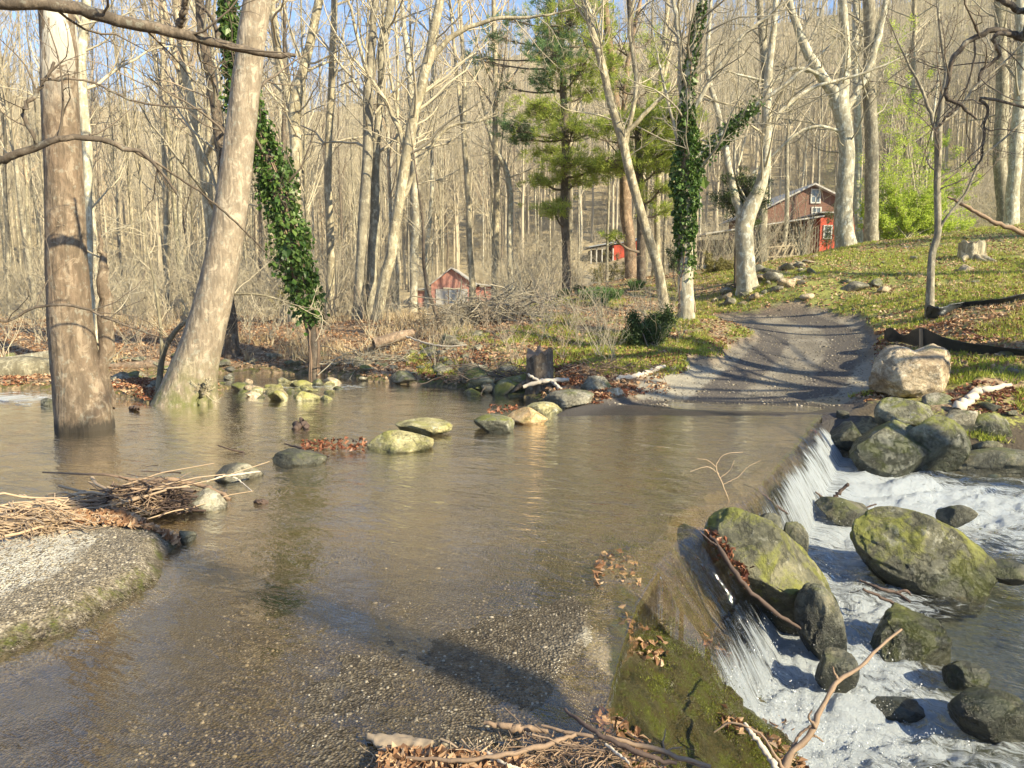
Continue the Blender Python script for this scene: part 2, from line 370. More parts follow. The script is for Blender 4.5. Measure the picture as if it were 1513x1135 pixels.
def ground_mat():
    M = MT("ground_cover"); p = M.pos()
    n_l = M.noise(p, 0.35, 5, 0.6); n_m = M.noise(p, 2.3, 6, 0.68); n_f = M.noise(p, 16, 5, 0.7)
    # leaf litter
    vc = M.n("ShaderNodeTexVoronoi", {'Vector': M.map(p, (1, 1, 1)), 'Scale': 19.0})
    lc = M.n("ShaderNodeSeparateColor", {0: vc.outputs['Color']})
    lit = M.ramp(M.math('ADD', M.math('MULTIPLY', lc.outputs[0], 0.55), M.math('MULTIPLY', n_f, 0.5)),
                 [(0.15, (0.10, 0.06, 0.035)), (0.45, (0.25, 0.165, 0.10)), (0.7, (0.37, 0.26, 0.165)), (0.95, (0.50, 0.39, 0.27))])
    lit = M.mix(M.lin(n_m, 0.42, 0.62, 0, 0.85), lit, M.mix(n_f, (0.06, 0.042, 0.026), (0.19, 0.14, 0.085)))
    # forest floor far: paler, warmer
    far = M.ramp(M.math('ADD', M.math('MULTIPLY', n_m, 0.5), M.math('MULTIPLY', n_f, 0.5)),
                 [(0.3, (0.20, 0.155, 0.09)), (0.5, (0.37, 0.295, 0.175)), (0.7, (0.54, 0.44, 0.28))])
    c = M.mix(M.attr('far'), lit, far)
    c = M.mix(M.lin(M.math('ADD', M.attr('soil'), M.math('MULTIPLY', M.math('SUBTRACT', n_m, 0.5), 0.8)), 0.3, 0.7), c, M.mix(n_f, (0.025, 0.02, 0.014), (0.10, 0.075, 0.05)))
    # grass
    gr = M.ramp(M.math('ADD', M.math('MULTIPLY', n_m, 0.6), M.math('MULTIPLY', n_f, 0.4)),
                [(0.32, (0.07, 0.08, 0.02)), (0.45, (0.16, 0.18, 0.04)), (0.56, (0.26, 0.26, 0.06)), (0.7, (0.38, 0.33, 0.15))])
    gm = M.lin(M.math('ADD', M.attr('grass'), M.math('MULTIPLY', M.math('ADD', M.math('SUBTRACT', n_m, 0.5), M.math('SUBTRACT', n_f, 0.5)), 1.1)), 0.4, 0.6)
    c = M.mix(gm, c, gr)
    # moss
    mo = M.ramp(M.math('ADD', M.math('MULTIPLY', M.noise(p, 7, 5, 0.7), 0.6), M.math('MULTIPLY', M.noise(p, 60, 3, 0.7), 0.4)),
                [(0.32, (0.02, 0.022, 0.008)), (0.42, (0.07, 0.07, 0.014)), (0.48, (0.13, 0.10, 0.035)), (0.54, (0.12, 0.14, 0.018)), (0.70, (0.22, 0.24, 0.035))])
    # stream bed
    bd = M.ramp(M.math('ADD', M.math('MULTIPLY', M.noise(p, 5, 5, 0.65), 0.6), M.math('MULTIPLY', M.vor(p, 22), 0.5)),
                [(0.3, (0.075, 0.058, 0.025)), (0.5, (0.20, 0.155, 0.07)), (0.7, (0.36, 0.29, 0.15))])
    bd = M.mix(M.lin(M.noise(p, 0.8, 4, 0.6, 0.5), 0.44, 0.58, 0, 0.55), bd, (0.07, 0.065, 0.03))
    c = M.mix(M.attr('bed'), c, bd)
    c = M.mix(M.attr('deep'), c, M.mix(n_m, (0.012, 0.028, 0.034), (0.06, 0.07, 0.055)))
    # exposed aggregate concrete
    va = M.n("ShaderNodeTexVoronoi", {'Vector': p, 'Scale': 75.0}); vs_ = M.n("ShaderNodeSeparateColor", {0: va.outputs['Color']})
    vb = M.n("ShaderNodeTexVoronoi", {'Vector': p, 'Scale': 34.0}); vb_ = M.n("ShaderNodeSeparateColor", {0: vb.outputs['Color']})
    agf = M.math('ADD', M.math('MULTIPLY', vs_.outputs[0], 0.5), M.math('MULTIPLY', vb_.outputs[1], 0.3))
    agf = M.math('ADD', agf, M.math('MULTIPLY', n_m, 0.3))
    ag = M.ramp(agf, [(0.2, (0.07, 0.055, 0.038)), (0.45, (0.15, 0.125, 0.09)), (0.7, (0.25, 0.21, 0.155)), (0.95, (0.38, 0.34, 0.27))])
    agw = M.mix(M.lin(M.noise(p, 2.0, 5, 0.6), 0.38, 0.6), ag, M.mix(M.lin(M.n('ShaderNodeSeparateXYZ', {0: p}).outputs[1], 4.2, 6.0), (0.17, 0.145, 0.105), (0.25, 0.19, 0.105)))
    ag = M.mix(M.lin(sepz(M, p), -0.03, -0.055), ag, agw)
    c = M.mix(M.attr('conc'), c, ag)
    # pale dry concrete
    pcr = M.attr('road')
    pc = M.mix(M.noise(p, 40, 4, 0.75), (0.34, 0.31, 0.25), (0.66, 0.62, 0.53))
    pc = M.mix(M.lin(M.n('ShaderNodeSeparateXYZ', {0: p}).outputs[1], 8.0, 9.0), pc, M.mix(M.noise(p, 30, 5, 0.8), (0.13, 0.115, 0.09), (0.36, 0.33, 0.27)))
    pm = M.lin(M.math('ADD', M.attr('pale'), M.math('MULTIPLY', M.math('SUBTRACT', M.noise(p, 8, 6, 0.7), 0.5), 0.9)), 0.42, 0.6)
    # road gravel: brown grey with darker wheel tracks
    rg = M.mix(M.noise(p, 30, 5, 0.8), (0.07, 0.06, 0.048), (0.19, 0.165, 0.13))
    rg = M.mix(M.lin(M.noise(p, 1.3, 5, 0.6), 0.4, 0.65), rg, (0.25, 0.22, 0.175))
    tr = M.lin(M.math('ADD', M.attr('track'), M.math('MULTIPLY', M.math('SUBTRACT', M.noise(p, 3.0, 6, 0.7), 0.5), 0.8)), 0.35, 0.7)
    rg = M.mix(tr, rg, M.mix(M.noise(p, 45, 4, 0.8), (0.035, 0.03, 0.028), (0.135, 0.115, 0.10)))
    c = M.mix(M.attr('road'), c, rg)
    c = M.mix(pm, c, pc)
    mm = M.lin(M.math('ADD', M.attr('moss'), M.math('MULTIPLY', M.math('SUBTRACT', M.noise(p, 9, 6, 0.7), 0.5), 0.8)), 0.42, 0.56)
    c = M.mix(mm, c, mo)
    wet = M.attr('wet')
    c = M.mix(wet, c, M.mix(1.0, c, (0.50, 0.48, 0.45), 'MULTIPLY'))
    ro = M.lin(wet, 0, 1, 0.92, 0.22)
    h1 = M.math('ADD', M.math('MULTIPLY', n_f, 0.6), M.math('MULTIPLY', va.outputs['Distance'], M.math('MULTIPLY', M.attr('conc'), 0.8)))
    h1 = M.math('ADD', h1, M.math('MULTIPLY', vc.outputs['Distance'], M.math('SUBTRACT', 0.5, M.math('MULTIPLY', M.attr('conc'), 0.5))))
    h1 = M.math('ADD', h1, M.math('MULTIPLY', M.math('MULTIPLY', mm, M.noise(p, 70, 4, 0.8)), 1.2))
    return M.done(M.bsdf(c, ro, M.bump(h1, 0.9, 0.022)))
M_GROUND = ground_mat()

def water_mat():
    M = MT("water"); p = M.pos()
    foam = M.attr('foam'); fv = M.attrv('flow'); rough_ = M.attr('chop')
    # ripples
    pr = M.map(p, (1.0, 1.0, 1.0), rot=(0, 0, 0.45))
    w1 = M.noise(M.map(pr, (2.6, 5.5, 1)), 1.0, 4, 0.55, 0.8)
    w2 = M.noise(M.map(pr, (10, 22, 1)), 1.0, 3, 0.55, 0.6)
    w3 = M.noise(p, 1.1, 2, 0.5)
    h = M.math('ADD', M.math('MULTIPLY', w1, 0.7), M.math('MULTIPLY', w2, M.lin(w3, 0.35, 0.65, 0.10, 0.34)))
    st = M.noise(M.map(fv, (9.0, 1.5, 1)), 1.0, 5, 0.6, 0.3)
    h = M.math('ADD', M.math('MULTIPLY', h, M.math('SUBTRACT', 1.0, M.math('MULTIPLY', M.attr('fall'), 0.8))), M.math('MULTIPLY', M.math('MULTIPLY', st, M.attr('fall')), 1.5))
    h = M.math('MULTIPLY', h, rough_)
    nrm = M.bump(h, 1.0, 0.042)
    fr = M.n("ShaderNodeFresnel", {'IOR': M.lin(M.geo('Backfacing'), 0.0, 1.0, 1.333, 0.75), 'Normal': nrm}).outputs[0]
    fr = M.math('MULTIPLY', fr, 2.2, True)
    gl = M.n("ShaderNodeBsdfGlossy", {'Color': (0.95, 0.95, 0.95), 'Roughness': 0.02, 'Normal': nrm}).outputs[0]
    tr = M.n("ShaderNodeBsdfTransparent", {'Color': (0.93, 0.88, 0.78)}).outputs[0]
    df = M.n("ShaderNodeBsdfDiffuse", {'Color': (0.27, 0.215, 0.11), 'Normal': nrm}).outputs[0]
    body = M.n("ShaderNodeMixShader", {0: M.math('MULTIPLY', M.attr('depth'), 0.07), 1: tr, 2: df}).outputs[0]
    wat = M.n("ShaderNodeMixShader", {0: fr, 1: body, 2: gl}).outputs[0]
    # foam
    f1 = M.noise(M.map(fv, (30.0, 4.0, 1)), 1.0, 7, 0.75, 0.5)
    f2 = M.noise(M.map(fv, (8.0, 3.2, 1)), 1.0, 9, 0.76, 1.6)
    fall = M.attr('fall')
    fn = M.math('ADD', M.math('MULTIPLY', f1, fall), M.math('MULTIPLY', f2, M.math('SUBTRACT', 1.0, fall)))
    fm = M.lin(M.math('ADD', foam, M.math('MULTIPLY', M.math('SUBTRACT', fn, 0.5), 4.6)), 0.30, 1.0)
    fm = M.math('MULTIPLY', fm, M.lin(foam, 0.02, 0.12))
    fcol = M.mix(M.noise(p, 25, 5, 0.7), (0.70, 0.81, 0.92), (0.94, 0.97, 1.0))  # blue shade from the sky is mixed into the white foam colour
    fb = M.bump(M.math('ADD', M.noise(p, 45, 6, 0.85, 0.8), M.math('MULTIPLY', fn, 1.6)), 1.0, 0.06)
    fo = M.n('ShaderNodeMixShader', {0: 0.1, 1: M.bsdf(fcol, 0.35, fb), 2: M.n('ShaderNodeBsdfTranslucent', {'Color': fcol, 'Normal': fb}).outputs[0]}).outputs[0]
    sh = M.n("ShaderNodeMixShader", {0: M.math('MULTIPLY', fm, 0.96), 1: wat, 2: fo}).outputs[0]
    return M.done(sh)
M_WATER = water_mat()

# ------------------------------------------------------------------ terrain
def polyG(pts, z=0.0):
    return np.array([G(p[0], p[1], p[2] if len(p) > 2 else z)[:2] for p in pts])
POND = polyG([(-900, 640), (-250, 600), (0, 576), (75, 577), (180, 590), (240, 596), (325, 588), (345, 572), (150, 566), (80, 556), (330, 552), (470, 553), (560, 566),
              (640, 569), (700, 580), (775, 586), (810, 598), (935, 606), (980, 612), (1100, 616), (1215, 620), (1300, 615), (1260, 660), (1220, 800),
              (1100, 1100), (1100, 1700), (-2500, 1700)])
FORD = polyG([(-700, 770), (100, 735), (290, 715), (470, 672), (640, 645), (770, 622), (870, 600), (935, 590), (1230, 605), (1260, 660), (1220, 800), (1150, 1100), (1200, 1900), (-2500, 1900)])
POOL = polyG([(1262, 690, -0.5), (1205, 738, -0.52), (1165, 778, -0.55), (1120, 830, -0.62), (1085, 890, -0.7), (1125, 970, -0.8), (1192, 1062, -0.85), (1215, 1135, -0.9),
              (1260, 1500, -0.9), (4000, 1500, -0.9), (2700, 740, -0.55), (1900, 720, -0.5), (1540, 708, -0.5), (1420, 703, -0.5), (1330, 694, -0.5)])
ISLE = polyG([(-500, 765), (-100, 755), (100, 768), (215, 768), (272, 795), (250, 852), (140, 918), (0, 968), (-150, 1020), (-600, 1100)], 0.03)
def sdist(poly, X, Y):
    n = len(poly); d = np.full(X.shape, 1e9); ins = np.zeros(X.shape, bool)
    for i in range(n):
        a = poly[i]; b = poly[(i+1) % n]; e = b-a
        wx = X-a[0]; wy = Y-a[1]
        t = np.clip((wx*e[0]+wy*e[1])/(e@e), 0, 1)
        d = np.minimum(d, (wx-e[0]*t)**2+(wy-e[1]*t)**2)
        c = (a[1] > Y) != (b[1] > Y)
        with np.errstate(divide='ignore', invalid='ignore'):
            xx = a[0]+(Y-a[1])*e[0]/(e[1] if e[1] != 0 else 1e-9)
        ins ^= c & (X < xx)
    d = np.sqrt(d); return np.where(ins, -d, d)
def linedist(line, X, Y):
    d = np.full(X.shape, 1e9); side = np.zeros(X.shape); tt = np.zeros(X.shape); acc = 0
    for i in range(len(line)-1):
        a = line[i]; b = line[i+1]; e = b-a; L = math.hypot(*e)
        wx = X-a[0]; wy = Y-a[1]; t = np.clip((wx*e[0]+wy*e[1])/(L*L), 0, 1)
        q = (wx-e[0]*t)**2+(wy-e[1]*t)**2; m = q < d
        d = np.where(m, q, d); side = np.where(m, np.sign(wx*e[1]-wy*e[0]), side); tt = np.where(m, acc+t*L, tt); acc += L
    return np.sqrt(d), side, tt
CP = [  # px, py, depth
    (1290, 598, 11.8), (1350, 585, 11.6), (1430, 575, 11.2), (1500, 580, 10.6), (1370, 515, 14.0), (1500, 490, 13.2), (1375, 470, 16.5), (1500, 440, 16.5),
    (1450, 405, 20), (1435, 383, 22), (1450, 352, 26), (1500, 335, 30), (1240, 374, 30), (1300, 368, 31), (1180, 392, 31), (1105, 428, 22.5), (1180, 440, 20.5), (1260, 430, 20.5),
    (1015, 478, 18), (1080, 452, 22), (1150, 478, 19), (1180, 540, 14.8), (1240, 480, 18.2), (1290, 520, 14.8), (1150, 590, 12.4), (1230, 595, 12.0), (1010, 575, 13.0), (960, 590, 12.4),
    (1060, 520, 15.4), (960, 520, 15.0), (900, 560, 13.2), (795, 562, 13.3), (850, 520, 15.5), (850, 478, 18.5), (880, 440, 25), (930, 452, 23), (700, 505, 17), (760, 530, 15.2), (640, 525, 17),
    (930, 415, 31), (985, 445, 24), (760, 460, 26), (650, 475, 25), (670, 455, 60), (915, 378, 75), (1180, 378, 58), (1180, 360, 75), (540, 482, 21), (450, 500, 19.5), (345, 533, 16.5), (550, 545, 15.6), (600, 470, 35),
    (50, 520, 19), (200, 525, 18), (0, 545, 16.5), (-300, 560, 15), (0, 472, 32), (300, 472, 32), (480, 470, 32), (100, 452, 60), (350, 450, 60), (500, 445, 75), (-400, 450, 60),
    (100, 395, 100), (400, 390, 105), (700, 360, 105), (100, 250, 185), (450, 245, 190), (700, 190, 190), (900, 250, 120), (1000, 140, 190), (1200, 230, 120), (1400, 210, 110), (1250, 60, 190), (1500, 60, 180),
    (1900, 150, 110), (-500, 250, 185), (1900, 350, 30), (1900, 470, 14), (2600, 560, 6), (1800, 620, 9.5), (2100, 700, 7.5), (1500, 170, 130), (1700, 250, 70), (1400, 310, 60)]
CPW = [AT(*c) for c in CP] + [np.array(v, float) for v in [(-60, 10, 1.2), (-25, 2, 0.6), (-12, -12, 0.5), (0, -25, 0.8), (15, -12, 0.8), (30, -5, 3), (45, 10, 7), (-45, -30, 2), (45, -40, 4),
       (0, -60, 3), (9, -4, 0.3), (5, -8, 0.2), (-8, -3, 0.2), (-150, 60, 8), (-220, 230, 60), (170, 100, 50), (240, 230, 110), (0, 260, 78), (0, 330, 80), (-120, 330, 70), (180, 330, 120), (300, 0, 40), (-300, 0, 30)]]
CPW = np.array(CPW)
def tps_fit(P, z, lam=0.02):
    s = 30.0; Q = P/s; n = len(Q)
    r2 = ((Q[:, None]-Q[None])**2).sum(-1); K = 0.5*r2*np.log(r2+1e-12)
    A = np.zeros((n+3, n+3)); A[:n, :n] = K+lam*np.eye(n)*1e-3; A[:n, n] = 1; A[:n, n+1:] = Q; A[n, :n] = 1; A[n+1:, :n] = Q.T
    w = np.linalg.solve(A, np.concatenate([z, np.zeros(3)])); return (Q, w, s)
TPS = tps_fit(CPW[:, :2], CPW[:, 2])
def land(X, Y):
    Q, w, s = TPS; sh = X.shape; x = X.ravel()/s; y = Y.ravel()/s; out = np.zeros(len(x)); n = len(Q)
    out += w[n]+w[n+1]*x+w[n+2]*y
    for i in range(n):
        r2 = (x-Q[i, 0])**2+(y-Q[i, 1])**2; out += w[i]*0.5*r2*np.log(r2+1e-12)
    return out.reshape(sh)
def poolz(Y): return -0.5-0.40*sst(9.0, 4.5, Y)
CREST = polyG([(1214, 620), (1196, 645), (1160, 690), (1120, 735), (1060, 775), (1010, 812), (975, 850), (948, 893), (925, 960), (905, 1040), (930, 1135), (1000, 1500), (1000, 3000)])
CSG = 1.0
CT0 = float(np.linalg.norm(np.diff(CREST[:7], axis=0), axis=1).sum())
def crest(X, Y):
    d, side, t = linedist(CREST, X, Y); s = d*side*CSG
    fw = 0.30+0.28*sst(6.4, 5.0, Y); grain = fbm2(t*5, s*0.8, 4, 91)
    drop = np.clip((s+0.08+grain*0.07)/(fw+0.08), 0, 1)**1.35
    wl = sst(CT0+0.12, CT0-0.12, t+fbm2(X*4, Y*4, 3, 92)*.3)
    drop = np.where(wl < 0.5, sst(-0.02, 0.03, s), drop)
    return s, t, drop, wl, grain
_c = G(1400, 800, -0.7)
if crest(np.array([[_c[0]]]), np.array([[_c[1]]]))[0][0, 0] < 0: CSG = -1.0
ROADC = np.array([AT(880, 640, 9.0)[:2], AT(1100, 610, 11.6)[:2], AT(1165, 560, 14.0)[:2], AT(1195, 520, 16.2)[:2], AT(1188, 495, 18.0)[:2], AT(1135, 481, 19.3)[:2], AT(1045, 475, 20.2)[:2], AT(960, 470, 21.5)[:2], AT(900, 468, 23)[:2]])
def terrain(X, Y, masks=False):
    L = land(X, Y)
    r = np.hypot(X, Y)
    nl = fbm2(X*0.22, Y*0.22, 4, 3)*np.clip(r-24, 0, 40)/40*1.8
    nm = fbm2(X*1.3, Y*1.3, 4, 7)*0.16
    rd, _, rt = linedist(ROADC, X, Y)
    roadm = sst(1.75, 1.35, rd + 0.25*sst(13.5, 17, Y) + fbm2(X*1.5, Y*1.5, 4, 11)*0.95)*(Y > 10.6)*(1-0.85*sst(19.0, 21.0, Y))
    s1 = sdist(POND, X, Y); s1n = s1+fbm2(X*1.1, Y*1.1, 4, 21)*0.5*(1-roadm)*(Y > 11)
    f = sdist(FORD, X, Y); s2 = sdist(POOL, X, Y); s2n = s2+fbm2(X*2.2, Y*2.2, 4, 31)*0.25
    isl = sdist(ISLE, X, Y)+fbm2(X*3, Y*3, 4, 5)*0.15
    z = 0.03+(L-0.03)*sst(0.0, 2.0, s1n)+(nl+nm*(1-roadm*0.85))*sst(0.0, 1.5, s1n)+0.12*sst(0, 0.35, s1n)*(1-roadm)
    bed = -0.10-0.28*sst(0.0, 1.4, -s1n)+fbm2(X*2, Y*2, 4, 41)*0.12
    z = np.where(s1n < 0, np.minimum(bed, z), z)
    # ford slab
    sl = -0.045+0.044*sst(5.2, 3.9, Y-0.30*X)*sst(-1.9, -0.7, X)+0.012*sst(3.2, 2.5, Y)*sst(-1,0,X)+fbm2(X*1.3, Y*1.7, 6, 51)*0.04+fbm2(X*9, Y*9, 3, 53)*0.018
    sl = sl + 0.04*np.exp(-((X-0.5)**2/0.3+(Y-3.75)**2/0.22))-0.06*sst(-1.0, -3.0, X)*(Y < 7)
    sl = sl+0.10*sst(10.5, 11.3, Y)
    onf = sst(0.25, -0.15, f)
    z = np.where(s1n < 0.2, z*(1-onf)+sl*onf, z)
    # dry concrete island
    iz = -0.05+0.17*sst(0.02, -0.22, isl)+0.05*sst(-0.2, -1.2, isl)+fbm2(X*7, Y*7, 4, 61)*0.035
    z = np.where(isl < 0.02, np.maximum(z, iz), z)
    # pool
    slope = 0.80+1.2*sst(4.9, 6.2, Y)-1.5*sst(8.3, 9.2, Y+X*.25-1.0)
    pz = poolz(Y)
    b2 = pz-0.10+slope*np.maximum(s2n, 0)+fbm2(X*4, Y*4, 4, 71)*0.22*sst(0.9, 0.2, s2)
    b2 = np.where(s2n < 0, pz-0.10-0.3*sst(0, 0.8, -s2n), b2)
    near = s2 < 2.5
    z = np.where(near, np.minimum(z, b2), z)
    cs, ct, cd, cw, cg = crest(X, Y)
    cs, ct, cd, cw, cg = crest(X, Y)
    mz = sst(1.5, 1.0, s2)*sst(-0.05, 0.1, s2)*(1-cw)*sst(0.2, 0.5, X)*(Y < 6)
    z = z+mz*(fbm2(X*3.5, Y*3.5, 5, 74)*0.24+(0.5-np.abs(fbm2(X*13, Y*13, 3, 75)*2))*0.035)-0.02*mz
    z = np.where((cw > 0.5) & (ct > 0.03) & (cs > -0.3) & (cs < 1.3), np.minimum(z, pz*cd-0.055+0.05*fbm2(X*6, Y*6, 3, 73)), z)
    if not masks: return z
    g_right = sst(14, 17, Y)*sst(0.24, 0.30, X/np.maximum(Y, 1))*sst(60, 40, Y)
    g_right2 = sst(12.0, 13.0, Y)*sst(0.5, 0.56, X/np.maximum(Y, 1))*0.42
    g_mid = 0.45*sst(0.02, 0.12, X/np.maximum(Y, 1))*sst(14, 16, Y)*sst(42, 30, Y)
    g_leaf = 0.42*sst(-0.15, -0.05, X/np.maximum(Y, 1))*sst(13.3, 14.3, Y)*sst(19, 17, Y)
    grass = np.maximum.reduce([g_right*0.72, g_right2, g_mid, g_leaf])*(1-roadm)*sst(0, 0.5, s1n)
    grass = np.maximum(grass, 0.46*sst(9.6, 10.4, Y)*(X/np.maximum(Y, 1) > 0.40)*sst(0, .4, s1n)*(1-roadm))
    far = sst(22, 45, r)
    bedm = (s1n < 0.02)*1.0*(1-onf)
    conc = np.clip(onf*(s1n < 0.25)+(isl < 0.05), 0, 1)
    conc = np.where(s2 < 0.1, 0, conc)
    bedm = np.where(s2 < 0.15, 1, bedm)
    moss = sst(1.35, 1.0, s2+fbm2(X*3, Y*3, 4, 81)*0.4)*(s2 > -0.1)*(1-cw)*(Y < 6)*sst(0.3, 0.6, X)*0.9
    lip = sst(-0.7, -0.1, cs)*sst(1.2, .6, cs)*(cw > .4)*(ct > .03)
    moss = np.maximum(moss, 0.42*lip)
    moss = np.maximum(moss, 0.44*sst(0.75, 0.05, -isl)*(isl < 0.0))
    moss = np.maximum(moss, 0.5*(s1n > 0)*sst(0.8, 0.1, s1n)*(Y > 12)*(1-roadm))
    pale = 0.9*np.exp(-((X-0.52)**2/0.05+(Y-3.72)**2/0.045))+0.8*sst(-0.30, -0.7, isl)
    pale = pale + 0.85*(sst(0.9, 1.2, rd)*sst(2.1, 1.7, rd))*sst(12.0, 12.5, Y)*sst(15.0, 13.6, Y)+0.8*sst(0.55, 0.2, np.hypot((X-5.3)/1.6, (Y-12.1)/0.9)*1.0)
    pale = np.maximum(pale, 0.30*sst(3.5, 2.9, Y)*(X > -1)*sst(1.2, .5, X))
    road = np.clip(roadm+(onf*(Y > 10.6)*(s1 < .5)*(s2 > .15)), 0, 1)
    tk = np.abs(np.abs(rd)-0.72); track = 0.85*sst(0.50, 0.12, tk)+0.12
    track = np.maximum(track, 1.1*sst(12.7, 12.3, Y+0.5*fbm2(X, Y, 3, 44))*sst(2.2, 1.7, np.abs(rd)))
    wet = sst(0.07, 0.012, z)*((s1n < 0.1) | (isl < .1))*(0.45+0.55*sst(5.6, 4.4, Y))
    deep = (s2 < 0.15)*1.0
    soil = sst(1.9, 1.0, s2)*(s2 > 0)*(Y > 7)+0.8*sst(0.9, 0.2, s1n)*(s1n > 0)*(Y > 11)*(1-roadm)*(X/np.maximum(Y, 1) > -0.12)
    wet = np.maximum(wet, 0.9*sst(13.2, 12.4, Y)*(s1n < 1.5)*road*sst(1.6, 1.1, rd))
    wet = np.maximum(wet, lip)
    wet = np.where(isl < -0.22, 0, wet)
    return z, dict(grass=grass, far=far, bed=bedm, conc=conc, moss=moss, pale=np.clip(pale, 0, 1), road=road, track=track, wet=wet, soil=soil, deep=deep), dict(s1=s1n, s2=s2, f=f, isl=isl, rd=rd, road=roadm, onf=onf)
def tz(x, y): return float(terrain(np.array([[float(x)]]), np.array([[float(y)]]))[0, 0])
def tzs(X, Y): return terrain(np.asarray(X, float), np.asarray(Y, float))

HY = np.exp(np.linspace(math.log(5), math.log(60), 900))
def hit(px, py):
    d = ray(px, py); P = np.array([d*(y/d[1]) for y in HY]); P[:, 2] += CAMZ
    k = np.argmax(P[:, 2] < tzs(P[None, :, 0], P[None, :, 1])[0]); return float(HY[k])
def polar(r0, r1, ratio, a0, a1, da):
    nr = int(math.log(r1/r0)/math.log(ratio)); R = r0*ratio**np.arange(nr+1)
    A = np.radians(np.arange(a0, a1+da/2, da)); RR, AA = np.meshgrid(R, A, indexing='ij')
    return RR*np.sin(AA), RR*np.cos(AA)
def grid_faces(n, m):
    i = np.arange(n*m).reshape(n, m)
    return np.stack([i[:-1, :-1], i[:-1, 1:], i[1:, 1:], i[1:, :-1]], -1).reshape(-1, 4)
def submesh(V, F, keep, attrs):
    Fk = F[keep]; used = np.zeros(len(V), bool); used[Fk.ravel()] = True
    mp = np.cumsum(used)-1
    return V[used], mp[Fk], {k: a[used] for k, a in attrs.items()}
GX, GY = polar(1.35, 420, 1.0085, -46, 52, 0.17)
GZ, MK, SD = terrain(GX, GY, True)
GV = np.stack([GX, GY, GZ], -1).reshape(-1, 3); GF = grid_faces(*GX.shape)
MKf = {k: np.broadcast_to(a, GX.shape).ravel() for k, a in MK.items()}
fc = lambda a: a.ravel()[GF].mean(1)
zone_road = (fc(SD['road'].astype(float)) > 0.5)
zone_ford = (~zone_road) & (fc(MK['conc'].astype(float)) > 0.5) & (fc((SD['isl'] < 0).astype(float)) < 0.5)
zone_isle = (~zone_road) & (fc((SD['isl'] < 0).astype(float)) >= 0.5)
zone_bed = (~zone_road) & (~zone_ford) & (~zone_isle) & (fc(((SD['s1'] < 0) | (SD['s2'] < 0)).astype(float)) > 0.5)
zone_gr = ~(zone_road | zone_ford | zone_isle | zone_bed)
for nm, zn in (('ground', zone_gr), ('road', zone_road), ('ford_slab', zone_ford), ('path', zone_isle), ('stream_bed', zone_bed)):  # the object called path is the dry concrete island
    v, f, a = submesh(GV, GF, zn, MKf)
    o = link(nm, build_mesh(nm, [(v, f)], M_GROUND, True, vattrs=a)); tag(o, kind='structure')
# coarse ground around and behind
bx = np.linspace(-1, 1, 181); X2, Y2 = np.meshgrid(np.sign(bx)*np.abs(bx)**2*420, np.sign(bx)*np.abs(bx)**2*420, indexing='ij')
Z2, MK2, SD2 = terrain(X2, Y2, True)
ang = np.degrees(np.arctan2(X2, Y2)); rr = np.hypot(X2, Y2)
inside = (ang > -45) & (ang < 51) & (rr > 1.5) & (rr < 415)
Z2 = np.where(rr < 1.8, Z2-0.04, Z2)
V2 = np.stack([X2, Y2, Z2-0.02], -1).reshape(-1, 3); F2 = grid_faces(*X2.shape)
v, f, a = submesh(V2, F2, ~(inside.ravel()[F2].all(1)), {k: np.broadcast_to(q, X2.shape).ravel() for k, q in MK2.items()})
tag(link('land', build_mesh('land', [(v, f)], M_GROUND, True, vattrs=a)), kind='structure')

# ------------------------------------------------------------------ water
WX, WY = polar(1.5, 34, 1.0065, -45, 50, 0.16)
dS, tS, drop, wall, tgrain = crest(WX, WY)
pz = poolz(WY)
WZ = pz*drop
s2w = sdist(POOL, WX, WY)
# foam
fdist = dS
foam_fall = sst(0.10, 0.42, drop+tgrain*0.3)*sst(1.5, 0.5, dS)*wall
foam_fall *= 1.0+1.1*fbm2(tS*2.3, dS*.6, 3, 88)
foam_fall *= np.maximum(sst(6.0, 6.8, WY), sst(0.72, 0.98, drop+tgrain*0.4))
dsp = np.abs(dS-0.62)
foam_pool = 0.06+0.66*sst(1.3, 0.2, dsp)+0.22*sst(2.8, 1.2, dsp)+fbm2(WX*0.8+3, WY*1.2, 5, 92)*1.6
c1 = AT(1330, 735, 9.2); c2 = G(1400, 1080, -0.9)
foam_pool = foam_pool+0.55*np.exp(-(((WX-c1[0])/2.2)**2+((WY-c1[1])/1.2)**2))+0.5*np.exp(-(((WX-c2[0]+.5)/1.0)**2+((WY-c2[1])/0.8)**2))
c3 = G(1470, 775, -0.6); foam_pool = foam_pool+0.55*np.exp(-(((WX-c3[0])/1.6)**2+((WY-c3[1])/0.9)**2))+0.25*np.exp(-(((WX-c3[0]-2)/3)**2+((WY-c3[1]-.5)/1.2)**2))
dk = G(1450, 700, -0.5); foam_pool = foam_pool-0.8*np.exp(-(((WX-dk[0])/1.6)**2+((WY-dk[1]-.2)/0.5)**2))
dk = G(1470, 905, -0.7); foam_pool = foam_pool-0.75*np.exp(-(((WX-dk[0])/0.55)**2+((WY-dk[1])/0.45)**2))
foam = np.where(dS > 0.0, np.maximum(foam_fall, foam_pool*sst(0.3, 0.5, dS)), 0)*(tS > 0.001)
foam = np.where((tS <= 0.001) & (WZ < -0.3), foam_pool, foam)
rif = G(30, 590); foam = np.maximum(foam, 0.95*np.exp(-(((WX-rif[0]+.6)/1.7)**2+((WY-rif[1])/0.8)**2)))
rif = G(500, 572); foam = np.maximum(foam, 0.50*np.exp(-(((WX-rif[0])/0.8)**2+((WY-rif[1])/0.35)**2)))
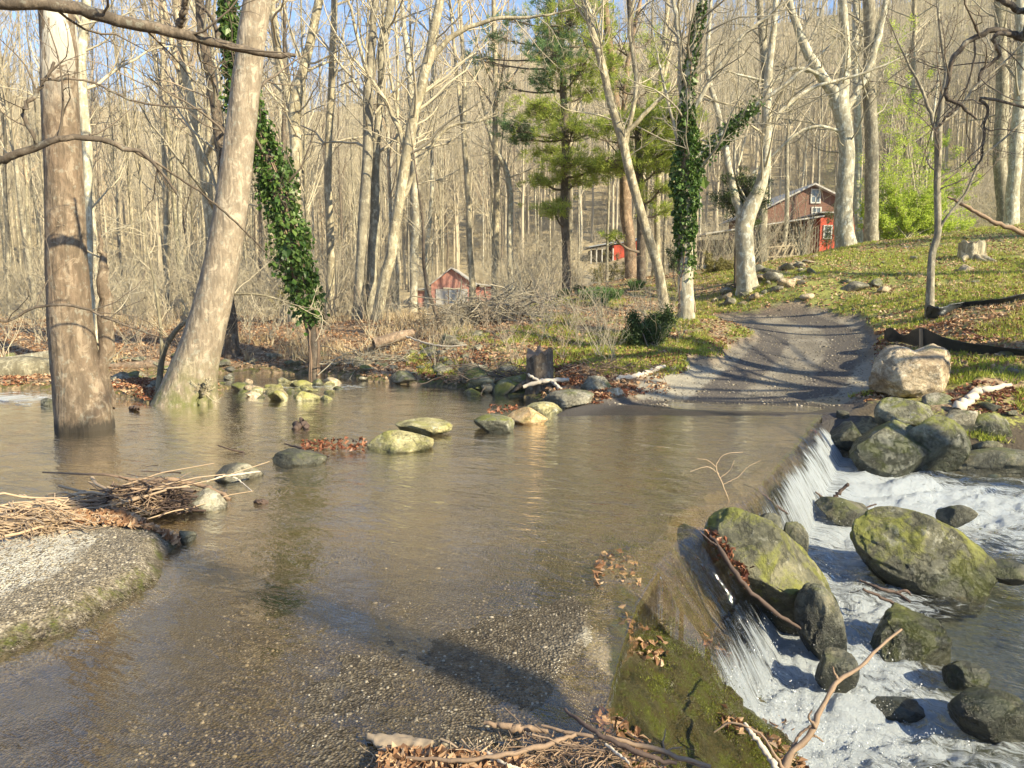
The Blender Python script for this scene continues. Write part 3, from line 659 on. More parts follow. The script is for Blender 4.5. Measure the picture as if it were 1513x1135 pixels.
lump = fbm2(WX*1.6+WY*.8, WY*3.6-WX*.9, 5, 95)*0.26+(0.2-np.abs(fbm2(WX*3.5+WY, WY*6.5-WX, 5, 96)))*0.16+fbm2(WX*17, WY*22, 3, 98)*0.06-0.03
WZ = WZ+lump*np.clip(foam, 0, 1)*sst(0.3, 0.7, np.where(dS > 0, dS, 0)+0.35*(foam > 0.1)*(dS < 0))
WZ = WZ+(fbm2(tS*14, dS*2.0, 3, 99)*0.05)*sst(0.0, 0.25, dS)*sst(0.9, 0.35, dS)*wall
WZ = WZ+(fbm2(WX*2.2, WY*3.5, 3, 97)*0.012)*(dS < 0)
# flowing sheet near crest lies on the ground a little
gz = terrain(WX, WY)
depth = np.clip((WZ-gz)/0.30, 0, 1)*sst(-0.1, -1.0, dS)
fallm = sst(-0.1, 0.05, dS)*sst(0.85, 0.5, dS)*wall
chop = np.where(dS > 0.3, 1.5, 1.0)*(1-0.45*sst(9, 12, WY))*(1-0.60*sst(5.6, 3.9, WY))*np.where(dS > .3, 1.0, 0.62)
flow = np.stack([tS, dS, np.zeros_like(tS)], -1)
WV = np.stack([WX, WY, WZ], -1).reshape(-1, 3); WF = grid_faces(*WX.shape)
vis = (WZ > gz-0.06).ravel()
keep = vis[WF].any(1) & (np.abs(WX) < 60).ravel()[WF].all(1) & (sdist(POND, WX, WY) < 1.2).ravel()[WF].any(1) | ((s2w < 1.2) & (WZ > gz-0.06)).ravel()[WF].any(1)
v, f, a = submesh(WV, WF, keep, dict(foam=foam.ravel(), depth=depth.ravel(), fall=fallm.ravel(), chop=chop.ravel(), flow=flow.reshape(-1, 3)))
tag(link('water', build_mesh('water', [(v, f)], M_WATER, True, vattrs=a)), kind='structure')
# ------------------------------------------------------------------ trees
def levels(S, *specs): return list(specs)
def to_groups(lv):
    g = []
    for P, R, S in lv: g += tubes(P, R, S)
    return g
def tree_proto(rng, H, r0, dens=1.0, twig=True, fork=False, lean=0.04, crown0=0.35, sides=8, lod=0):
    K = 14; h = np.linspace(0, 1, K)
    dx = np.cumsum(rng.normal(0, lean, K))*H*0.06; dy = np.cumsum(rng.normal(0, lean, K))*H*0.06; dx -= dx[0]; dy -= dy[0]
    P = np.stack([dx, dy, h*H-0.4], 1)[None]
    R = (r0*(1-h)**0.75*0.93+0.02+r0*0.45*np.exp(-h*H/0.5))[None]
    T = [(P, R, sides)]
    if fork:
        i = rng.integers(4, 7); n = 10
        t = np.linspace(0, 1, n); L = H*(1-h[i])
        d = rng.uniform(0, 6.28); sp_ = rng.uniform(0.15, 0.3)
        F = P[0, i]+np.stack([np.cos(d)*sp_*L*t**0.8, np.sin(d)*sp_*L*t**0.8, L*t*0.95], 1)
        T.append((F[None], (R[0, i]*0.75*(1-t)**0.8+0.02)[None], max(5, sides-2)))
    base = [(x[0], x[1]) for x in T]; BR = []
    for (p, r) in base:
        if lod == 0:
            sp_ = [dict(n=int(28*dens), t0=crown0, t1=0.97, ang=48, len=0.30, K=7, S=5, wob=0.10, up=0.10, rf=0.42, rl=0.016, rmin=0.014),
                   dict(n=6, t0=0.25, ang=42, len=0.48, K=5, S=3, wob=0.16, up=0.06, rmin=0.008)]
            if twig: sp_.append(dict(n=7, t0=0.2, ang=40, len=0.55, K=4, S=3, wob=0.2, up=0.03, rmin=0.0065))
        else:
            sp_ = [dict(n=int(18*dens), t0=crown0, t1=0.97, ang=45, len=0.30, K=5, S=3, wob=0.1, up=0.12, rf=0.4, rl=0.016, rmin=0.022),
                   dict(n=8, t0=0.2, ang=42, len=0.6, K=3, S=3, wob=0.16, up=0.08, rmin=0.013)]
        BR += grow(p, r, sp_, rng)
    return T, BR
rng = np.random.default_rng(11)
BARKS = [B_GREY, B_TAN, B_PALE, B_GREY, B_TAN, B_DARK, B_TAN, B_OLIVE, B_PALE, B_GREY]
TWIGS = [T_TAN, T_TAN, T_PINK, T_GREY, T_TAN, T_DARK, T_PINK, T_TAN, T_GREY, T_TAN]
PROT = []; FARP = []
for i in range(10):
    H = rng.uniform(16, 24); r0 = H*rng.uniform(0.0058, 0.0092)
    T, BR = tree_proto(rng, H, r0, fork=(i % 3 == 1), crown0=rng.uniform(0.18, 0.42), lean=rng.uniform(.05, .13))
    mt = build_mesh('trunk', to_groups(T), BARKS[i]); mb = build_mesh('branches', to_groups(BR), TWIGS[i]); PROT.append((mt, mb, H))
for i in range(8):
    H = rng.uniform(15, 21); r0 = H*rng.uniform(0.009, 0.013)
    T, BR = tree_proto(rng, H, r0, fork=(i % 3 == 1), crown0=0.4, sides=6, lod=1)
    g = to_groups(T); g2 = to_groups(BR)
    v = np.concatenate([a for a, b in g+g2]); fs = []; o = 0
    for a, b in g+g2: fs.append(b+o); o += len(a)
    FARP.append((v, np.concatenate(fs)))
# keep-out tests for the wood
LOOK = []     # boxes (px0, px1, py0, py1, depth beyond which trees may stand)
def wood_ok(x, y):
    px = W0/2+FPX*x/y
    if y < 23: return False
    if px > 1020 and y < 34: return False
    if 960 < px <= 1020 and y < 26: return False
    if px > 700 and px <= 960 and y < 31: return False
    if 560 < px <= 700 and y < 27: return False
    X = np.array([[x]]); Y = np.array([[y]])
    if sdist(POND, X, Y)[0, 0] < 1.5: return False
    if linedist(ROADC, X, Y)[0][0, 0] < 2.5: return False
    for a, b, c0, c1 in ((2.0, 10.5, 52, 66), (20.0, 30.0, 52, 68), (-9, -1, 57, 68), (7, 15, 70, 82)):
        if a < x < b and c0 < y < c1: return False
    # thin the wood in front of the houses
    if (590 < px < 740 and 35 < y < 60) or (860 < px < 970 and 33 < y < 73) or (1035 < px < 1290 and 30 < y < 56): return random.random() < 0.10
    return True
random.seed(5)
GROUPF = "slender bare trees of the wood behind the creek"
cands = []; tries = 0
while len(cands) < 262 and tries < 20000:
    tries += 1
    y = 27+(random.random()**1.0)*81; px = random.uniform(-140, 1660); x = (px-W0/2)*y/FPX
    if not wood_ok(x, y): continue
    if any((x-a)**2+(y-b)**2 < (0.8+y*0.012)**2 for a, b in cands): continue
    cands.append((x, y))
ca = np.array(cands); cz = tzs(ca[:, 0], ca[:, 1])
for k, (x, y) in enumerate(cands):
    mt, mb, H = PROT[random.randrange(10)]
    px = W0/2+FPX*x/y
    e = empty('bare_tree', (x, y, cz[k])); s = random.uniform(0.8, 1.2); ww = random.choice((0.42, 0.5, 0.6, 0.7, 0.85))*s
    if 980 < px and y < 60: s *= 0.9
    e.rotation_euler = (random.uniform(-.035, .035), random.uniform(-.035, .035), random.uniform(0, 6.28)); e.scale = (ww, ww, s)
    tag(e, "slender bare tree among many like it in the wood behind the creek", "tree", GROUPF)
    for nm, m in (('trunk', mt), ('branches', mb)):
        c = bpy.data.objects.new(nm, m); COL.objects.link(c); c.parent = e
# the rest of the wood on the far hillside, one mass
rg = np.random.default_rng(3); N = 3000
yy = 80+(rg.random(N)**0.85)*170; pxx = rg.uniform(-500, 2000, N); xx = (pxx-W0/2)*yy/FPX
k_ = ~((yy < 108) & (pxx > -140) & (pxx < 1660) & (rg.random(N) < 0.25)); xx = xx[k_]; yy = yy[k_]; zz = tzs(xx, yy)
VS = []; FS = []; off = 0
for x, y, z in zip(xx, yy, zz):
    v, f = FARP[rg.integers(8)]; a = rg.uniform(0, 6.28); s = rg.uniform(0.75, 1.1); ca_, sa_ = math.cos(a)*s, math.sin(a)*s
    w = np.stack([v[:, 0]*ca_-v[:, 1]*sa_+x, v[:, 0]*sa_+v[:, 1]*ca_+y, v[:, 2]*s+z], 1)
    VS.append(w.astype(np.float32)); FS.append(f+off); off += len(v)
me = build_mesh('far_forest', [(np.concatenate(VS), np.concatenate(FS))], T_TAN)
tag(link('far_forest', me), kind='stuff'); del VS, FS
# trees out of view to the right and behind, for their shade
SHADE = [(13.5, 7.0, .24), (17, 11.5, .24), (23, 11, .25), (7.6, -2.45, .22), (12.2, 4.2, .16), (26, 17, .26), (33, 13, .26), (16, -12, .2)]
for i, (x, y, r) in enumerate(SHADE):
    mt, mb, H = PROT[(0, 3, 5, 9, 1, 2)[i % 6]]
    e = empty('bare_tree', (x, y, tz(x, y))); s = r/(H*0.0095)
    e.scale = (s, s, min(1.1, s)); e.rotation_euler = (0, 0, i*1.7)
    tag(e, "bare tree standing beside the photographer, outside the picture", "tree", "trees outside the picture")
    for nm, m in (('trunk', mt), ('branches', mb)):
        c = bpy.data.objects.new(nm, m); COL.objects.link(c); c.parent = e

def hero(name, label, pts, Y, mat, tmat, limbs=(), ext=5.0, dY=0.0, brs=1.0, flare=0.35, flr_h=0.5, sides=14, rough=0.06, K=34, cat="tree", group=None, br_t0=0.35,
         seed=0, specs=None, nobr=False, zoff=-0.25, lobes=5, fill=True, limb_tmat=True):
    """pts: (px, py, width px) base first; straight up in a plane at depth Y (leaning dY metres towards the back at the top)"""
    rg = np.random.default_rng(seed+100)
    n = len(pts); P = []; R = []
    for i, p in enumerate(pts):
        yy_ = Y+dY*i/(n-1) + (p[3] if len(p) > 3 else 0)
        P.append(AT(p[0], p[1], yy_)); R.append(p[2]/2*mpp(yy_))
    P = np.array(P); R = np.array(R)
    base = P[0].copy(); gz_ = tz(base[0], base[1]); base[2] = min(base[2], gz_) if name != 'x' else base[2]
    P[0, 2] = base[2]+zoff
    if ext:
        d = norm(P[-1]-P[-2]); m = int(max(1, ext/2.5)); r_ = R[-1]
        for j in range(m):
            d = norm(d+np.array([rg.normal(0, .06), rg.normal(0, .06), 0.06]))
            P = np.vstack([P, P[-1]+d*ext/m]); R = np.append(R, r_*(1-(j+1)/(m)*0.85))
    C = catmull(np.column_stack([P, R]), K); Pc = C[:, :3]; Rc = np.maximum(C[:, 3], 0.006)
    hw_ = np.linspace(0, 1, K)*np.linalg.norm(Pc[-1]-Pc[0]); amp = (0.35 if sides < 30 else 0.06)
    Pc = Pc+np.stack([fbm2(hw_*0.35+seed*5.1, hw_*0+seed, 3, seed+7), fbm2(hw_*0.35+seed*3.3, hw_*0+seed+9, 3, seed+8), hw_*0], 1)*amp*np.clip(hw_/3, 0, 1)[:, None]
    hgt = np.cumsum(np.r_[0, np.linalg.norm(np.diff(Pc, axis=0), axis=1)])
    a = np.arange(sides)*2*math.pi/sides
    mult = 1+flare*np.exp(-hgt/flr_h)[:, None]*(0.55+0.45*np.cos(a*lobes+rg.uniform(0, 6)))[None]
    nn = fbm2(a[None]*1.6+seed*7.3, hgt[:, None]*1.5, 4, seed)*rough*3
    mult = mult*(1+nn)
    if sides >= 30: mult = mult*(1+(0.5-np.abs(fbm2(a[None]*9+seed, hgt[:, None]*3.5, 4, seed+50)*2))*0.035)
    tg = tubes(Pc[None], Rc[None], sides, mult[None])
    root = empty(name, base); tag(root, label, cat, group)
    mains = [(Pc[None], Rc[None])]
    for lb in limbs:
        LP = []; LR = []
        for i, p in enumerate(lb['pts']):
            yy_ = Y+lb.get('dY0', dY*0.5)+(lb.get('dY', 0))*i/(len(lb['pts'])-1); LP.append(AT(p[0], p[1], yy_)); LR.append(p[2]/2*mpp(yy_))
        LP = np.array(LP); LR = np.array(LR)
        if lb.get('snap', True):
            j = np.argmin(((Pc-LP[0])**2).sum(1)); LP[0] = Pc[j]
        e2 = lb.get('ext', 3.0)
        if e2:
            d = norm(LP[-1]-LP[-2])
            LP = np.vstack([LP, LP[-1]+d*e2*0.5+[0, 0, e2*.05], LP[-1]+d*e2+[0, 0, e2*.15]]); LR = np.append(LR, [LR[-1]*0.6, LR[-1]*0.15])
        Cc = catmull(np.column_stack([LP, LR]), 20); Lp = Cc[:, :3]; Lr = np.maximum(Cc[:, 3], 0.004)
        Lp[1:-1] += rg.normal(0, 1, (18, 3))*np.minimum(Lr[1:-1, None]*0.25, 0.03)
        tg += tubes(Lp[None], Lr[None], 8); mains.append((Lp[None], Lr[None]))
    solid('trunk', tg, mat, root)
    if not nobr:
        bg = []
        for k, (p, r) in enumerate(mains):
            ss = specs or [dict(n=int((22 if k == 0 else 12)*brs), t0=br_t0 if k == 0 else 0.15, t1=0.98, ang=55, len=0.26 if k == 0 else 0.5, K=9, S=5, wob=0.16, up=0.06, rf=0.4, rl=0.014, rmin=0.008),
                  dict(n=5, t0=0.2, ang=45, len=0.5, K=6, S=4, wob=0.18, up=0.05, rmin=0.005),
                  dict(n=5, t0=0.2, ang=40, len=0.55, K=4, S=3, wob=0.2, up=0.03, rmin=0.0045)]
            bg += to_groups(grow(p, r, ss, rg))
        solid('branches', bg, tmat, root)
    root['_pts'] = 0; del root['_pts']
    return root, Pc, Rc

# -- left sycamore in the water with its fused side stem
syc, sP, sR = hero('sycamore', "thick reddish brown sycamore rising from the water at the left, white patches high up",
     [(127, 628, 80), (122, 590, 76), (112, 540, 66), (103, 470, 60), (98, 380, 54), (95, 250, 50), (89, 130, 46), (83, 0, 44)], 9.9, B_SYC, T_GREY,
     limbs=[dict(pts=[(150, 600, 40), (150, 560, 26), (156, 480, 22), (153, 420, 18), (150, 380, 10)], ext=0.3, snap=False, dY0=0.15)],
     ext=7, flare=0.42, flr_h=0.45, sides=80, K=190, rough=0.05, seed=1, br_t0=0.75, brs=0.6, lobes=4)
# -- leaning trunk
lean_t, lP, lR = hero('leaning_tree', "smooth pale grey trunk leaning right from a mossy foot on the shore",
     [(270, 596, 104), (283, 560, 70), (303, 490, 56), (323, 410, 50), (340, 310, 46), (354, 200, 42), (367, 100, 39), (381, 0, 36)], 12.3, B_LEAN, T_TAN,
     limbs=[dict(pts=[(300, 597, 20), (302, 580, 13), (304, 566, 6)], ext=0, snap=False, dY0=-0.28)],
     ext=7, flare=0.22, flr_h=0.4, sides=80, K=190, rough=0.04, seed=2, br_t0=0.8, brs=0.7, lobes=3)
hero('sapling', "crooked forked sapling growing out of the water at the foot of the leaning trunk", [(232, 594, 11), (236, 560, 9), (243, 520, 8), (262, 490, 7), (285, 470, 5)], 12.6, B_OLIVE, T_TAN,
     limbs=[dict(pts=[(243, 525, 7), (238, 500, 5), (232, 440, 5), (224, 400, 3)], ext=0.8), dict(pts=[(285, 470, 5), (330, 440, 4), (380, 435, 3), (440, 452, 2)], ext=.4)],
     ext=0.8, flare=0.5, seed=3, sides=8, brs=0.6)
hero('bare_tree', "slim pale birch-like stem close behind the brown sycamore", [(142, 560, 9), (139, 500, 9), (136, 430, 9), (134, 330, 11), (128, 200, 14), (120, 100, 13), (118, 0, 12)], 16, B_PALE, T_TAN, ext=5, seed=4, sides=10, brs=0.8, zoff=-0.6)
# -- ivy-clad leaning tree
iv1, iP, iR = hero('ivy_clad_tree', "tree leaning left beyond the creek, its whole trunk wrapped in dark green ivy",
     [(462, 545, 15), (461, 505, 15), (447, 440, 17), (436, 380, 20), (412, 290, 20), (385, 205, 19), (358, 130, 18), (340, 60, 17), (332, 0, 16)], 16.2, B_DARK, T_DARK, ext=5, seed=5, sides=12, brs=0.6, br_t0=0.2)
hero('bare_tree', "dark straight trunk standing on the bank just right of the leaning trunk", [(343, 532, 22), (342, 490, 18), (341, 430, 17), (343, 330, 16), (322, 200, 15), (308, 90, 14), (300, 0, 12)], 17.5, B_DARK, T_GREY, ext=5, seed=6, sides=12)
hero('bare_tree', "tall pale trunk forking into a wide V beyond the ivy-wrapped tree", [(437, 490, 22), (436, 400, 20), (432, 290, 17), (433, 200, 17), (433, 165, 19), (455, 90, 13), (468, 0, 12)], 23, B_TAN, T_TAN,
     limbs=[dict(pts=[(432, 175, 13), (418, 110, 12), (406, 40, 11), (398, -30, 10)], ext=4, dY0=0)], ext=5, seed=7)
hero('bare_tree', "pale spreading tree with long curving limbs behind the leaning trunk", [(322, 478, 15), (316, 400, 15), (308, 300, 15), (300, 230, 16), (280, 130, 14), (268, 60, 12), (258, 0, 10)], 26, B_TAN, T_PINK,
     limbs=[dict(pts=[(300, 240, 10), (283, 190, 9), (262, 100, 8), (244, 20, 7)], ext=3, dY0=1), dict(pts=[(303, 250, 8), (325, 170, 7), (316, 90, 6), (284, 10, 5)], ext=3, dY0=-1)], ext=4, seed=8)
hero('bare_tree', "brown trunk, leftmost of the three that rise together left of the red barn", [(527, 480, 14), (530, 400, 14), (538, 280, 15), (543, 150, 14), (551, 60, 11), (556, 0, 9)], 22, B_GREY, T_TAN, ext=5, seed=9)
hero('bare_tree', "middle trunk of the three that rise together left of the red barn", [(545, 485, 15), (547, 420, 15), (552, 300, 14), (556, 200, 11), (567, 90, 11), (574, 0, 11)], 22.3, B_GREY, T_GREY, ext=5, seed=10)
hero('bare_tree', "trunk leaning right with greenish lower bark, left of the red barn", [(553, 488, 18), (565, 420, 16), (580, 350, 15), (600, 240, 15), (614, 160, 15), (634, 80, 14), (652, 0, 12)], 21.5, B_TAN, T_TAN,
     limbs=[dict(pts=[(590, 300, 7), (625, 235, 6), (660, 190, 5), (705, 180, 3)], ext=1), dict(pts=[(628, 105, 9), (660, 60, 8), (720, 30, 6), (790, 25, 4)], ext=1.5), dict(pts=[(600, 230, 8), (575, 160, 6), (540, 100, 5), (520, 20, 4)], ext=1)], ext=5, seed=11)
hero('bare_tree', "pale straight trunk between the ivy-wrapped tree and the cluster of three trunks", [(484, 478, 13), (486, 400, 12), (487, 250, 11), (490, 120, 10), (494, 0, 9)], 24, B_TAN, T_TAN, ext=5, seed=12)
hero('bare_tree', "pale leafless tree with a forked white stem in front of the barn's left door", [(610, 455, 12), (612, 400, 11), (612, 300, 11), (608, 200, 9), (600, 90, 8), (592, 0, 6)], 30, B_PALE, T_TAN, ext=4, seed=13)
hero('sapling', "thin dark sapling slanting up in front of the red barn", [(655, 500, 6), (648, 470, 6), (632, 420, 5), (622, 370, 5), (618, 320, 4)], 19, B_DARK, T_GREY, ext=2.5, seed=14, sides=7, brs=1.0, br_t0=0.4)
hero('bare_tree', "white-barked tree with a bent upper limb right of the red barn", [(756, 430, 9), (754, 370, 9), (752, 300, 9), (745, 250, 8), (728, 215, 6), (715, 160, 4)], 33, B_PALE, T_TAN, ext=2, seed=15)
# -- centre
hero('bare_tree', "slim pale tree leaning left beside the road, right of the pines", [(985, 447, 14), (972, 390, 14), (955, 330, 13), (925, 220, 13), (905, 160, 11), (880, 60, 11), (862, 0, 10)], 21.5, B_TAN, T_TAN,
     limbs=[dict(pts=[(921, 205, 8), (960, 160, 6), (1005, 130, 4), (1060, 150, 3)], ext=1), dict(pts=[(925, 225, 7), (940, 120, 6), (930, 40, 5), (945, -30, 4)], ext=2)], ext=4, seed=16)
hero('bare_tree', "reddish brown trunk rising right of the daffodils toward the small red shed", [(932, 415, 17), (930, 350, 17), (925, 280, 17), (915, 200, 13), (905, 120, 11), (898, 0, 9)], 30, B_RED, T_DARK,
     limbs=[dict(pts=[(915, 215, 8), (925, 120, 7), (940, 30, 6)], ext=2, dY0=0)], ext=4, seed=17)
iv2, jP, jR = hero('ivy_clad_tree', "pale barked tree beside the road with ivy thick around its middle trunk",
     [(1015, 480, 24), (1016, 440, 22), (1017, 380, 22), (1018, 300, 21), (1018, 240, 20), (1018, 160, 16), (1024, 90, 13), (1034, 30, 10), (1046, -30, 8)], 18, B_PALE, T_GREY,
     limbs=[dict(pts=[(1030, 245, 11), (1052, 215, 10), (1080, 185, 9), (1125, 150, 7), (1160, 125, 5)], ext=1.5, dY0=0), dict(pts=[(1015, 230, 11), (1008, 150, 9), (1003, 60, 7), (996, 0, 6)], ext=2, dY0=0),
            dict(pts=[(1018, 170, 8), (1050, 120, 6), (1090, 60, 5), (1140, 20, 4)], ext=1.5, dY0=0), dict(pts=[(1018, 260, 7), (1000, 200, 5), (980, 120, 4)], ext=1, dY0=0)], ext=3, seed=18, sides=18, K=44, flare=0.3)
wt, wP, wR = hero('bare_tree', "white sunlit trunk with a bent fork standing on the stone heap beside the road",
     [(1105, 430, 34), (1103, 410, 27), (1098, 350, 26), (1103, 320, 25), (1122, 270, 17), (1128, 220, 13), (1131, 140, 12), (1141, 60, 9), (1146, 0, 8)], 22.3, B_PALE, T_TAN,
     limbs=[dict(pts=[(1098, 345, 22), (1090, 300, 13), (1076, 240, 10), (1066, 180, 9), (1046, 110, 7), (1050, 0, 5)], ext=3, dY0=0.2), dict(pts=[(1128, 210, 9), (1150, 170, 7), (1200, 130, 5), (1270, 110, 4)], ext=2, dY0=0)], ext=4, seed=19, sides=22, K=44, flare=0.3)
hero('bare_tree', "grey trunk just right of the white forked tree, in front of the wooden stairs", [(1124, 388, 16), (1126, 330, 14), (1130, 240, 12), (1132, 120, 11), (1120, 0, 9)], 31, B_GREY, T_GREY, ext=5, seed=20)
bt, bP, bR = hero('bare_tree', "broad grey tree with a heavy fork on the lawn in front of the red house",
     [(1250, 376, 34), (1249, 350, 27), (1247, 280, 23), (1247, 200, 22), (1243, 150, 23), (1251, 100, 13), (1245, 0, 11)], 29.5, B_PALE, T_GREY,
     limbs=[dict(pts=[(1243, 165, 21), (1226, 130, 16), (1200, 92, 14), (1180, 45, 11), (1166, 0, 9)], ext=4, dY0=0), dict(pts=[(1245, 170, 12), (1275, 120, 10), (1295, 60, 9), (1310, 0, 8)], ext=4, dY0=0.3),
            dict(pts=[(1213, 112, 7), (1180, 100, 5), (1140, 120, 4), (1090, 110, 3)], ext=1, dY0=-.3), dict(pts=[(1248, 190, 5), (1190, 190, 4), (1120, 250, 3)], ext=1, dY0=-.3)], ext=4, seed=21, sides=26, K=44, flare=0.35)
hero('bare_tree', "straight grey trunk just right of the heavy forked tree", [(1288, 372, 23), (1287, 330, 19), (1287, 200, 18), (1285, 100, 17), (1283, 0, 15)], 30, B_GREY, T_GREY, ext=5, seed=22, sides=18)
hero('bare_tree', "thin trunk squeezed between the heavy forked tree and the straight grey trunk", [(1271, 366, 11), (1268, 280, 11), (1266, 180, 10), (1262, 60, 9), (1260, 0, 8)], 36, B_PALE, T_TAN, ext=5, seed=23)
ct, cP, cR = hero('crooked_tree', "small crooked dark tree standing alone on the lawn above the black fabric",
     [(1375, 470, 15), (1375, 430, 11), (1379, 375, 10), (1388, 340, 10), (1385, 260, 9), (1382, 210, 10), (1386, 150, 8), (1396, 110, 6), (1392, 60, 4)], 16, B_GREY, T_DARK,
     limbs=[dict(pts=[(1382, 200, 7), (1372, 160, 5), (1356, 120, 4), (1340, 90, 3)], ext=1, dY0=0), dict(pts=[(1386, 190, 6), (1415, 165, 5), (1440, 130, 4), (1475, 100, 3)], ext=.8, dY0=0),
            dict(pts=[(1388, 345, 5), (1400, 320, 4), (1430, 280, 4), (1450, 235, 3), (1490, 200, 3)], ext=.8, dY0=0)], ext=1, seed=24, sides=12, brs=0.7, br_t0=0.4)
hero('bare_tree', "leftmost of the two tall pale trunks at the right edge above the lawn", [(1482, 335, 20), (1481, 300, 18), (1479, 200, 17), (1478, 100, 16), (1476, 0, 14)], 34, B_GREY, T_GREY, ext=5, seed=25, sides=16)
hero('bare_tree', "rightmost of the two tall pale trunks at the right edge above the lawn", [(1493, 338, 19), (1496, 290, 17), (1503, 200, 17), (1505, 100, 15), (1506, 0, 13)], 32.5, B_PALE, T_GREY, ext=5, seed=26, sides=16)
hero('bare_tree', "slender pale tree in the yellow-green thicket beyond the lawn", [(1332, 365, 9), (1337, 260, 8), (1344, 160, 7), (1349, 60, 6), (1352, 0, 5)], 36, B_TAN, T_TAN, ext=4, seed=27)
# -- overhanging branches of trees outside the frame
def overhang(label, trunk, spec, mat, tmat, seed, brn=9):
    rg = np.random.default_rng(seed); tx, ty, th = trunk; b = np.array([tx, ty, tz(tx, ty)])
    root = empty('overhanging_tree', b); tag(root, label, 'tree')
    P = np.array([b+[0, 0, -0.3], b+[0.03, 0.05, th*0.4], b+[0.1, -0.05, th*0.75], b+[0.05, 0.1, th], b+[0.2, 0.2, th+3], b+[0.3, 0, th+7]])
    R = np.array([.24, .2, .18, .16, .1, .03]); C = catmull(np.column_stack([P, R]), 30)
    tg = tubes(C[:, :3][None], C[:, 3][None], 18)
    bl = []; mains = []
    for pts in spec:
        L = [AT(p[0], p[1], p[3]) for p in pts]; r = [p[2]/2*mpp(p[3]) for p in pts]
        j = np.argmin(np.abs(C[:, 2]-L[0][2]-(-0.3))); L = [C[j, :3]]+L; r = [r[0]*1.3]+r
        if pts[0][0] > 30 and pts[0][0] < 1480: L = L[1:]; r = r[1:]
        Cc = catmull(np.column_stack([L, r]), 34); q = Cc[:, :3]; q[2:-1] += rg.normal(0, 1, (31, 3))*np.minimum(0.35*Cc[2:-1, 3:], 0.008)
        bl += tubes(q[None], np.maximum(Cc[:, 3], .003)[None], 9); mains.append((q[None], np.maximum(Cc[:, 3], .003)[None]))
    solid('trunk', tg, mat, root); solid('limb', bl, mat, root)
    bg = []
    for p, r in mains:
        bg += to_groups(grow(p, r, [dict(n=brn, t0=0.3, t1=1, ang=50, len=0.28, K=8, S=4, wob=0.2, up=0.02, rf=0.5, rl=0.012, rmin=0.004), dict(n=4, t0=.2, ang=45, len=.5, K=6, S=3, wob=.22, up=0, rmin=0.0025)], rg))
    solid('branches', bg, tmat, root); return root
overhang("tree outside the left edge whose dark limbs reach in across the top left corner", (-7.2, 6.6, 3.6),
     [[(-60, 8, 22, 7), (0, 3, 19, 7), (90, 8, 18, 7.2), (165, 28, 17, 7.4), (270, 50, 15, 7.7), (330, 66, 12, 7.9), (390, 80, 9, 8), (437, 82, 5, 8.1)],
      [(262, 48, 10, 7.7), (270, 20, 9, 7.6), (277, -30, 8, 7.4)], [(325, 62, 7, 7.9), (312, 25, 5, 7.9), (290, 5, 4, 8)],
      [(-60, 250, 12, 7), (0, 236, 12, 7), (30, 226, 11, 7), (80, 208, 9, 7.1), (130, 203, 8, 7.2), (180, 216, 7, 7.4), (225, 240, 5, 7.5), (264, 290, 3, 7.6)],
      [(12, 234, 6, 7), (34, 165, 6, 7), (60, 128, 5, 7.1), (80, 92, 4, 7.2)], [(60, 118, 4, 7.1), (130, 120, 3, 7.3), (200, 150, 3, 7.5), (300, 162, 2, 7.7)],
      [(-60, 400, 5, 7), (0, 474, 4, 7.5), (50, 455, 4, 7.6), (110, 452, 4, 7.7), (170, 475, 3, 7.8), (240, 500, 2, 8)],
      [(130, 203, 4, 7.2), (200, 225, 4, 7.6), (290, 280, 3, 8.2), (350, 330, 3, 8.6), (392, 372, 2, 9)]], B_DARK, T_DARK, 31, 7)
overhang("tree outside the right edge whose dark crooked limbs hang in at the top right", (9.6, 11.0, 5.6),
     [[(1560, 40, 16, 9), (1513, 55, 14, 9), (1500, 52, 10, 9), (1468, 45, 8, 9), (1440, 56, 8, 9), (1412, 80, 7, 9), (1400, 125, 6, 9), (1398, 142, 6, 9), (1418, 155, 5, 9), (1443, 176, 3, 9)],
      [(1560, 20, 14, 9), (1513, 18, 9, 9), (1480, 0, 8, 9), (1460, -20, 6, 9)],
      [(1502, 54, 6, 9), (1475, 85, 5, 9), (1450, 105, 4, 9), (1446, 120, 3, 9)], [(1418, 155, 4, 9), (1400, 172, 4, 9), (1385, 190, 3, 9)],
      [(1480, 150, 4, 9.3), (1460, 165, 4, 9.3), (1452, 210, 4, 9.3), (1450, 235, 3, 9.3), (1436, 252, 2, 9.3)]], B_DARK, T_DARK, 32, 5)

